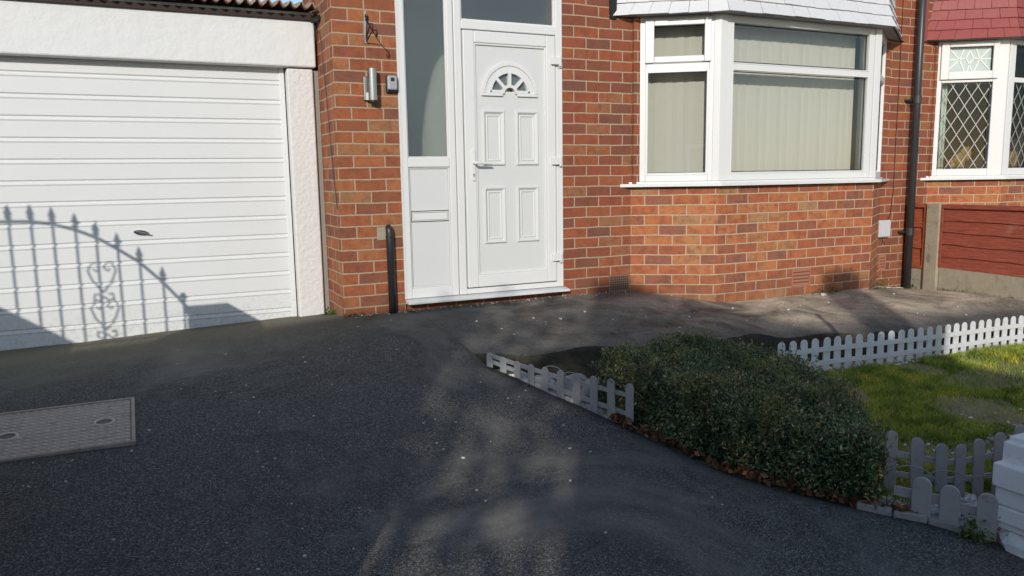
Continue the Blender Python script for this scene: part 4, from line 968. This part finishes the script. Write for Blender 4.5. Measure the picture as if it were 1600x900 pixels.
# ---------------------------------------------------------------- hedge
HP = [(2.055, -2.27), (2.12, -2.05), (2.60, -1.98), (3.00, -2.12), (3.04, -2.5), (2.92, -2.95), (2.70, -3.32), (2.52, -3.47), (2.36, -3.30), (2.21, -2.98), (2.125, -2.60)]
hp = np.array(HP)
def inside(x, y):
    c = False; n = len(HP); j = n-1
    for i in range(n):
        xi, yi = HP[i]; xj, yj = HP[j]
        if (yi > y) != (yj > y) and x < (xj-xi)*(y-yi)/(yj-yi)+xi: c = not c
        j = i
    return c
def edist(x, y):
    best = 9
    for i in range(len(HP)):
        ax, ay = HP[i]; bx, by = HP[(i+1) % len(HP)]
        t = max(0, min(1, ((x-ax)*(bx-ax)+(y-ay)*(by-ay))/((bx-ax)**2+(by-ay)**2)))
        best = min(best, math.hypot(x-ax-t*(bx-ax), y-ay-t*(by-ay)))
    return best
def htop(x, y):
    e = edist(x, y)
    lump = .07*mnoise.noise(Vector((x*3.2, y*3.2, 0)))+.06*mnoise.noise(Vector((x*9, y*9, 2)))
    return .335+lump-.055*max(0, 1-e/.10)**2
hd = tag(root('hedge', (2.55, -2.7, -1.25)), 'low broad clipped evergreen hedge between the drive and the lawn', 'hedge')
P = []
def hpush(x, y, zz):
    cx, cy = 2.55, -2.7; k = 1+.06*mnoise.noise(Vector((x*5, y*5, zz*6)))+.06*mnoise.noise(Vector((x*13, y*13, zz*13)))-(.05 if zz < .07 else 0)
    P.append((cx+(x-cx)*k, cy+(y-cy)*k, gar(x, y)-.01+zz))
while len(P) < 40000:
    x, y = random.uniform(1.95, 3.15), random.uniform(-3.6, -1.9)
    if inside(x, y): hpush(x, y, htop(x, y)-abs(random.gauss(0, .04)))
per = [math.dist(HP[i], HP[(i+1) % len(HP)]) for i in range(len(HP))]
while len(P) < 86000:
    i = random.choices(range(len(HP)), per)[0]; a, b = HP[i], HP[(i+1) % len(HP)]; t = random.random()
    x, y = a[0]+(b[0]-a[0])*t, a[1]+(b[1]-a[1])*t
    q = random.random()**.8; zz = q*.29; sh = 1-.11*max(0, q-.6)/.4-abs(random.gauss(0, .05))
    x, y = 2.55+(x-2.55)*sh, -2.7+(y+2.7)*sh
    hpush(x, y, zz+.01)
def leaves(name, P, mat, parent, s0, s1, ar=.5, up=.3):
    n = len(P); P = np.array(P)
    d = rng.normal(size=(n, 3)); d[:, 2] += up*1.2; d /= np.linalg.norm(d, axis=1)[:, None]
    q = rng.normal(size=(n, 3)); b = np.cross(d, q); b /= np.linalg.norm(b, axis=1)[:, None]
    c = np.cross(d, b)
    s = rng.uniform(s0, s1, n)[:, None]
    V = np.stack([P-d*s*.5, P+b*s*ar*.5+c*s*.06, P+d*s*.5, P-b*s*ar*.5+c*s*.06], 1).reshape(-1, 3)
    m = MB(); m.v = [tuple(v) for v in V]; m.f = [(4*i, 4*i+1, 4*i+2, 4*i+3) for i in range(n)]; m.uo = [0]*n
    return m.build(name, mat, parent)
SH = []
for i in range(900):
    i = random.randrange(len(P)); c = P[i]
    if c[2] < gar(c[0], c[1])+.12: continue
    d = Vector((c[0]-2.55, c[1]+2.7, .45+random.uniform(-.2, .5))).normalized(); d = (d+Vector((random.gauss(0, .45), random.gauss(0, .45), random.gauss(0, .3)))).normalized()
    l = random.uniform(.03, .095); SH.append((c, tuple(Vector(c)+d*l)))
    for q in range(7):
        t = random.uniform(.2, 1.05); P.append(tuple(Vector(c)+d*l*t+Vector((random.gauss(0, .006), random.gauss(0, .006), random.gauss(0, .006)))))
leaves('foliage', P, M_hedge, hd, .008, .025, .42)
NG = []
while len(NG) < 11000:
    x, y = random.uniform(1.95, 3.15), random.uniform(-3.6, -1.9)
    if not inside(x, y): continue
    if mnoise.noise(Vector((x*4.2, y*4.2, 3))) < random.uniform(-.5, .25): continue
    k = 1+.06*mnoise.noise(Vector((x*5, y*5, 2)))
    NG.append((2.55+(x-2.55)*k, -2.7+(y+2.7)*k, gar(x, y)+htop(x, y)+random.gauss(.004, .014)))
leaves('new_growth', NG, M_tip, hd, .007, .019, .38, .7)
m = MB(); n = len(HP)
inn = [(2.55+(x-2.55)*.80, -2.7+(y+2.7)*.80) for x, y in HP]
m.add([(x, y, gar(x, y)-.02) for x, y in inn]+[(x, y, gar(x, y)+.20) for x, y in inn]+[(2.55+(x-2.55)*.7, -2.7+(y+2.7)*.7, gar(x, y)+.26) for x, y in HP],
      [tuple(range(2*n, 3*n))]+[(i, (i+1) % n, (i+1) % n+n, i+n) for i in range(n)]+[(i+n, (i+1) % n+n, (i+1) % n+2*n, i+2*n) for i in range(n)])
m.build('light_block_core', M_core, hd)  # solid dark core added to block light inside the foliage
m = MB()
for a_, b_ in SH: m.tube([a_, tuple((Vector(a_)+Vector(b_))/2+Vector((0, 0, .004))), b_], [.0016, .0013, .0008], 3, False)
for i in range(350):
    while True:
        x, y = random.uniform(1.95, 3.15), random.uniform(-3.6, -1.9)
        if inside(x, y): break
    z = gar(x, y)+htop(x, y)-.03; dx, dy = random.uniform(-.06, .06), random.uniform(-.06, .06); u = random.uniform(-.005, .05)
    m.tube([(x, y, z-.05), (x+dx*.5, y+dy*.5, z+u*.5), (x+dx, y+dy, z+u)], [.0022, .0018, .001], 4, False)
m.build('twigs', M_twig, hd)
# dead leaves collected along its foot
P = []
for i in range(480):
    s = random.random(); tab = EDGE[4:11]; p = along(tab, .002)[0] if False else None
    j = random.randrange(6, 11); a, b = EDGE[j-1], EDGE[j] if j < len(EDGE) else EDGE[-1]
    t = random.random(); off = abs(random.gauss(0, .035))-.012
    x, y = a[0]+(b[0]-a[0])*t+off, a[1]+(b[1]-a[1])*t
    P.append((x, y, gz(x, y)+.008+random.random()*.03-.02*(off > .03)))
o = leaves('leaf_litter', P, M_brown, None, .018, .045, .6, 0); stuff(o, 'brown dead leaves gathered along the foot of the hedge', 'leaf litter')

# ---------------------------------------------------------------- lawn, gravel
def blades(n, fn, mat, name, h0, h1):
    V = []; F = []
    for i in range(n):
        x, y = fn()
        z = gar(x, y)-.004+.012*mnoise.noise(Vector((x*3, y*3, 2))); den = mnoise.noise(Vector((x*2.3, y*2.3, 9)))
        if (den < -.22 or math.hypot((x-5.2)/.9, (y+2.45)/.22) < 1 or math.hypot((x-3.7)/.45, (y+3.2)/.10) < 1) and random.random() < .88: continue
        h = random.uniform(h0, h1)*(1+.8*den); a = random.uniform(0, 6.28); l = random.uniform(.2, 1.0)*h; w_ = random.uniform(.0016, .003)
        b = random.uniform(0, 6.28)
        o = len(V); cx, sx = math.cos(a)*w_, math.sin(a)*w_
        V += [(x-cx, y-sx, z), (x+cx, y+sx, z), (x+math.cos(b)*l*.4+cx*.7, y+math.sin(b)*l*.4+sx*.7, z+h*.65), (x+math.cos(b)*l*.4-cx*.7, y+math.sin(b)*l*.4-sx*.7, z+h*.65), (x+math.cos(b)*l, y+math.sin(b)*l, z+h)]
        F += [(o, o+1, o+2, o+3), (o+3, o+2, o+4)]
    m = MB(); m.v = V; m.f = F; m.uo = [0]*len(F)
    return m.build(name, mat)
def lawnpt():
    while True:
        x, y = random.uniform(2.65, 6.9), random.uniform(-3.5, -1.99)
        if x < 2.75 and y > -3.3: continue
        if inside(x, y): continue
        if x > 4.2 and y < -3.0: continue
        return x, y
stuff(blades(95000, lawnpt, M_grass, 'lawn_grass', .022, .05), 'patchy short green lawn beyond the hedge', 'grass')
def chips(n, fn, r0, r1, name, label, mat, zf):
    V = []; F = []
    base = [(1, 0, 0), (-1, 0, 0), (0, 1, 0), (0, -1, 0), (0, 0, 1), (0, 0, -1)]
    tri = [(0, 2, 4), (2, 1, 4), (1, 3, 4), (3, 0, 4), (2, 0, 5), (1, 2, 5), (3, 1, 5), (0, 3, 5)]
    for i in range(n):
        x, y = fn(); r = random.uniform(r0, r1); a = random.uniform(0, 6.28); ca, sa = math.cos(a), math.sin(a); o = len(V)
        for b in base:
            k = r*random.uniform(.6, 1.2); bx, by, bz = b[0]*k*1.2, b[1]*k, b[2]*k*.7
            V.append((x+bx*ca-by*sa, y+bx*sa+by*ca, zf(x, y)+bz+r*.3+(.010 if zf is gar else 0)))
        F += [(p+o, q+o, s+o) for p, q, s in tri]
    m = MB(); m.v = V; m.f = F; m.uo = [0]*len(F)
    return stuff(m.build(name, mat), label, 'gravel')
def leftbed():
    y = random.uniform(-2.5, -1.38); return lerp(EDGE, y, 1, 0)+.03+abs(random.gauss(0, .17)), y
chips(4200, leftbed, .009, .02, 'white_gravel', 'white gravel behind the sunken pickets left of the hedge', M_grav, gar)
def rightbed():
    while True:
        x, y = random.uniform(2.5, 3.0), random.uniform(-3.75, -3.36)
        if x > lerp(EDGE, y, 1, 0)+.025 and not inside(x, y): return x, y
chips(1300, rightbed, .008, .018, 'white_gravel', 'white gravel around the wire hoops beside the white wall', M_grav, gar)
chips(900, lambda: (random.uniform(3.3, 6.9), random.uniform(-2.03, -1.75)), .006, .013, 'white_gravel', 'white gravel strip under the long white picket fence', M_grav, gar)
chips(260, lambda: (random.gauss(3.75, .35), random.gauss(-3.1, .12)), .006, .012, 'white_gravel', 'scattered pale chips on the bare patch of lawn', M_grav, gar)
P = [(random.uniform(3.0, 7), random.uniform(-1.86, -1.68), 0) for i in range(500)]
o = leaves('leaf_litter', [(x, y, gar(x, y)+.02+random.random()*.04) for x, y, _ in P], M_brown, None, .02, .045, .6, 0); stuff(o, 'brown dead leaves between the path edge and the long picket fence', 'leaf litter')

chips(260, lambda: (random.choice([random.uniform(1.3, 3.7), random.uniform(6.7, 7.1)]), -abs(random.gauss(0, .05))-.005), .003, .008, 'grit', 'grit and crumbs gathered along the foot of the house wall', M_grav, lambda x, y: gz(x, y)+.004)
# ---------------------------------------------------------------- weeds
def weed(c, n, rad, h, label, mat=None):
    P = [(c[0]+random.gauss(0, rad[0]), c[1]-abs(random.gauss(0, rad[1])), c[2]+abs(random.gauss(0, h))) for i in range(n)]
    o = leaves('weed', P, mat or M_weed, None, .010, .024, .55, .8); return tag(o, label, 'weed')
weed((1.245, .30, -.99), 160, (.025, .03), .022, 'small green weed in the corner of garage and pier')
weed((1.36, -.015, -.958), 60, (.05, .012), .015, 'thin green weed along the foot of the pier')
weed((5.62, -.405, -1.075), 150, (.13, .02), .025, 'yellow green weeds along the foot of the bay wall, left of the shadow')
weed((6.22, -.38, -1.09), 170, (.07, .03), .045, 'tall yellow green weeds at the right corner of the bay')
weed((7.06, -.10, -1.18), 60, (.03, .03), .02, 'small weeds at the foot of the downpipe')
o = leaves('weed', [(7.075-abs(random.gauss(0, .012)), random.uniform(-2.1, -.45), -1.16+abs(random.gauss(0, .014))) for i in range(420)], M_weed, None, .01, .022, .5, .6); tag(o, 'strip of low green weeds along the foot of the timber fence', 'weed')
weed((2.665, -3.72, -1.315), 260, (.035, .05), .03, 'bushy green weed under the stubby pickets beside the white wall')

# ---------------------------------------------------------------- loose stones on tarmac
proto = []
for s in range(4):
    m = MB(); m.blob((0, 0, 0), (1, .75, .5), s+1, .35, 1); o = m.build('pebble', M_stone, origin=(0, 0, 0)); proto.append(o.data); bpy.data.objects.remove(o)
def pebble(x, y, r, label, group):
    o = bpy.data.objects.new('pebble', random.choice(proto)); C.objects.link(o)
    o.location = (x, y, gz(x, y)+H+r*.3); o.scale = (r*random.uniform(.8, 1.4), r, r); o.rotation_euler = (0, 0, random.uniform(0, 6.28)); tag(o, label, 'stone', group)
for i in range(95):
    while True:
        x, y = random.uniform(-.5, 2.0), random.uniform(-4.2, -.2)
        if x < lerp(EDGE, y, 1, 0)-.06 and not (x < -.02 and -1.8 < y < -1.1): break
    pebble(x, y, random.uniform(.004, .008), 'tiny pale stone chip lying on the dark drive', 'stone chips on the drive')
for i in range(34):
    x = random.uniform(2.0, 6.9); y = random.uniform(lerp(PATHF, x)+.08, -.5)
    pebble(x, y, random.uniform(.006, .014), 'pale stone chip lying on the path below the bay window', 'stone chips on the path')
pebble(5.45, -.47, .03, 'larger white stone against the foot of the bay wall', None)

# ---------------------------------------------------------------- beside and behind the camera: gate, side wall, house over the road
GYp = -1.6; DX = SX*(GY-GYp); DZ = SZ*(GY-GYp)
g = tag(root('wrought_iron_gate', (-1.7, GYp, -1.12)), 'black wrought iron gate with arched top and spear finials', 'gate')
arch = [(-1.45, -.32), (-1.1, -.245), (-.87, -.228), (-.79, -.228), (-.62, -.233), (-.5, -.253), (-.37, -.298), (-.245, -.358), (-.127, -.44), (0, -.538), (.14, -.69), (.27, -.86), (.30, -.90)]
def az_(x): return lerp(arch, x)
gp = lambda x, z: (x-DX, GYp, z+DZ)
m = MB(); m.tube([gp(x, az_(x)) for x in np.linspace(-1.4, .285, 40)], .011, 8); m.build('top_bow', M_dark, g)
spk = {}
for i, x in enumerate([-1.373, -1.248, -1.122, -.997, -.871, -.745, -.621, -.5, -.37, -.252, -.127, .002, .14, .262]):
    top = az_(x)+(.115 if x < .2 else .08)
    m = MB(); m.tube([gp(x, -1.16), gp(x, az_(x)+.01)], .0075, 6)
    zt_ = az_(x); m.tube([gp(x, zt_), gp(x, zt_+.02), gp(x, zt_+.025), gp(x, zt_+.045), gp(x, zt_+.05), gp(x, zt_+.07), gp(x, top)], [.008, .012, .02, .010, .022, .015, .002], 8); m.build('bar', M_dark, g)
m = MB(); x = -.235
for zc_, s in ((-.60, 1), (-.86, 1)):
    for sg in (-1, 1):
        pts = [gp(x+.0, zc_-.13), gp(x+sg*.06, zc_-.05), gp(x+sg*.085, zc_+.02), gp(x+sg*.06, zc_+.075), gp(x+sg*.025, zc_+.07), gp(x+sg*.015, zc_+.03), gp(x+sg*.035, zc_+.015), gp(x+sg*.05, zc_+.03)]
        m.tube(pts, .006, 6)
        m.tube([gp(x, zc_-.16), gp(x+sg*.03, zc_-.19), gp(x+sg*.06, zc_-.175), gp(x+sg*.055, zc_-.14), gp(x+sg*.03, zc_-.145)], .006, 6)
m.build('scrollwork', M_dark, g)
m = MB(); m.tube([gp(-1.4, -1.12), gp(.285, -1.12)], .010, 8); m.build('bottom_rail', M_dark, g)
sw = tag(root('side_wall', (-.95, -3.4, -1.2)), 'brick side wall with coping running along the left of the drive', 'wall')
m = MB(); m.box(.28-DX, .567-DX, -5.2, GYp, -1.6, -.878+DZ-.05); m.build('brickwork', M_brick, sw, uv=True)
m = MB(); m.box(.278-DX, .569-DX, -5.22, GYp+.02, -.878+DZ-.05, -.878+DZ); m.build('coping', M_conc, sw)
sw = tag(root('side_wall', (-2.25, -3.4, -1.2)), 'second brick side wall beyond the iron gate', 'wall')
m = MB(); m.box(-1.36-DX, -1.10-DX, -5.2, GYp-.1, -1.6, -.60+DZ); m.build('brickwork', M_brick, sw, uv=True)
# two hipped houses over the road shaped to shade the drive, with an added tree dappling sun through their gap
T = 13.0
SAV = (math.sin(SUN_AZ), math.cos(SUN_AZ))
def far(xp_, zp_, back=0.0, drop=0.0): return (xp_-SX*T-SAV[0]*back, -T-SAV[1]*back, zp_+SZ*T-drop)
def hip_house(xa, xb, ea, eb, label, chim=None, zr=-.86):
    r = tag(root('brick_house', far((xa+xb)/2, -13)), label, 'house')
    m = MB(); d = 3.3
    m.add([far(xa, zr), far(xb, zr), far(ea, zr, -3, d), far(eb, zr, -3, d), far(eb, zr, 3, d), far(ea, zr, 3, d)], [(2, 3, 1, 0), (3, 4, 1), (4, 5, 0, 1), (5, 2, 0), (5, 4, 3, 2)])
    m.build('roof', M_roofp, r)
    i0, i1 = ea+(.25 if ea < xa else .03), eb-(.25 if eb > xb else .03)
    zt_ = far(0, zr, 0, d)[2]-.02
    q = [far(i0, 0, -2.7), far(i1, 0, -2.7), far(i1, 0, 2.7), far(i0, 0, 2.7)]
    m = MB(); m.hexa([(p[0], p[1], -1.62) for p in (q[3], q[2], q[1], q[0])]+[(p[0], p[1], zt_) for p in (q[3], q[2], q[1], q[0])]); m.build('wall', M_brick, r, uv=True)
    fo = frame(q[1][0], q[1][1], q[0][0], q[0][1])
    m = MB(); m.ring(fo, fo.len*.3, fo.len*.3+1.4, -.5, .7, .08, .002, .05); o = m.build('window', M_upvc, r); m = MB(); m.lbox(fo, fo.len*.3+.08, fo.len*.3+1.32, .003, .02, -.42, .62); m.build('pane', M_darkroom, o)
    if chim:
        a, b = far(chim[0], chim[2]), far(chim[1], chim[2])
        m = MB(); m.box(a[0], b[0], a[1]-.1, a[1]+.1, a[2]-2.4, a[2]); m.build('chimney', M_brick, r, uv=True)
hip_house(-2.6, 2.40, -5.9, 2.40, 'brick house with half hipped roof over the road behind the camera', None, -.955)
hip_house(3.34, 3.66, 3.34, 7.76, 'brick house with hipped roof and one chimney over the road behind the camera', (5.82, 6.2, -1.10))
tb = far(2.87, -.86); tx, ty, tz = tb
tr = tag(root('dapple_tree', (tx, ty, -1.6)), 'unseen leafy tree added to dapple sun through the gap between two houses', 'tree')
m = MB(); m.tube([(tx-.3, ty, -1.62), (tx-.25, ty, .2), (tx-.28, ty+.05, 1.4), (tx-.2, ty, tz-1.2)], [.07, .06, .05, .03], 10); m.build('trunk', M_twig, tr)
P = [(tx+(random.uniform(-.5, .5) if i % 5 < 3 else random.choice((-1, 1))*random.uniform(.28, .62)), ty+random.uniform(-.6, .6), tz-.26-abs(random.gauss(0, 1.1))) for i in range(400)]+[(tx+random.choice((-1, 1))*abs(random.gauss(.43, .10)), ty+random.uniform(-.6, .6), tz-.3-random.uniform(0, 4.2)) for i in range(420)]+[(tx-abs(random.gauss(.47, .06)), ty+random.uniform(-.6, .6), tz-1.2-random.uniform(0, 3.2)) for i in range(260)]+[(tx+abs(random.gauss(.46, .08)), ty+random.uniform(-.6, .6), tz-.8-random.uniform(0, 3.6)) for i in range(260)]
leaves('crown', P, M_hedge, tr, .09, .18, .7)

# tidy helper data
for o in bpy.data.objects:
    if '_o' in o: del o['_o']
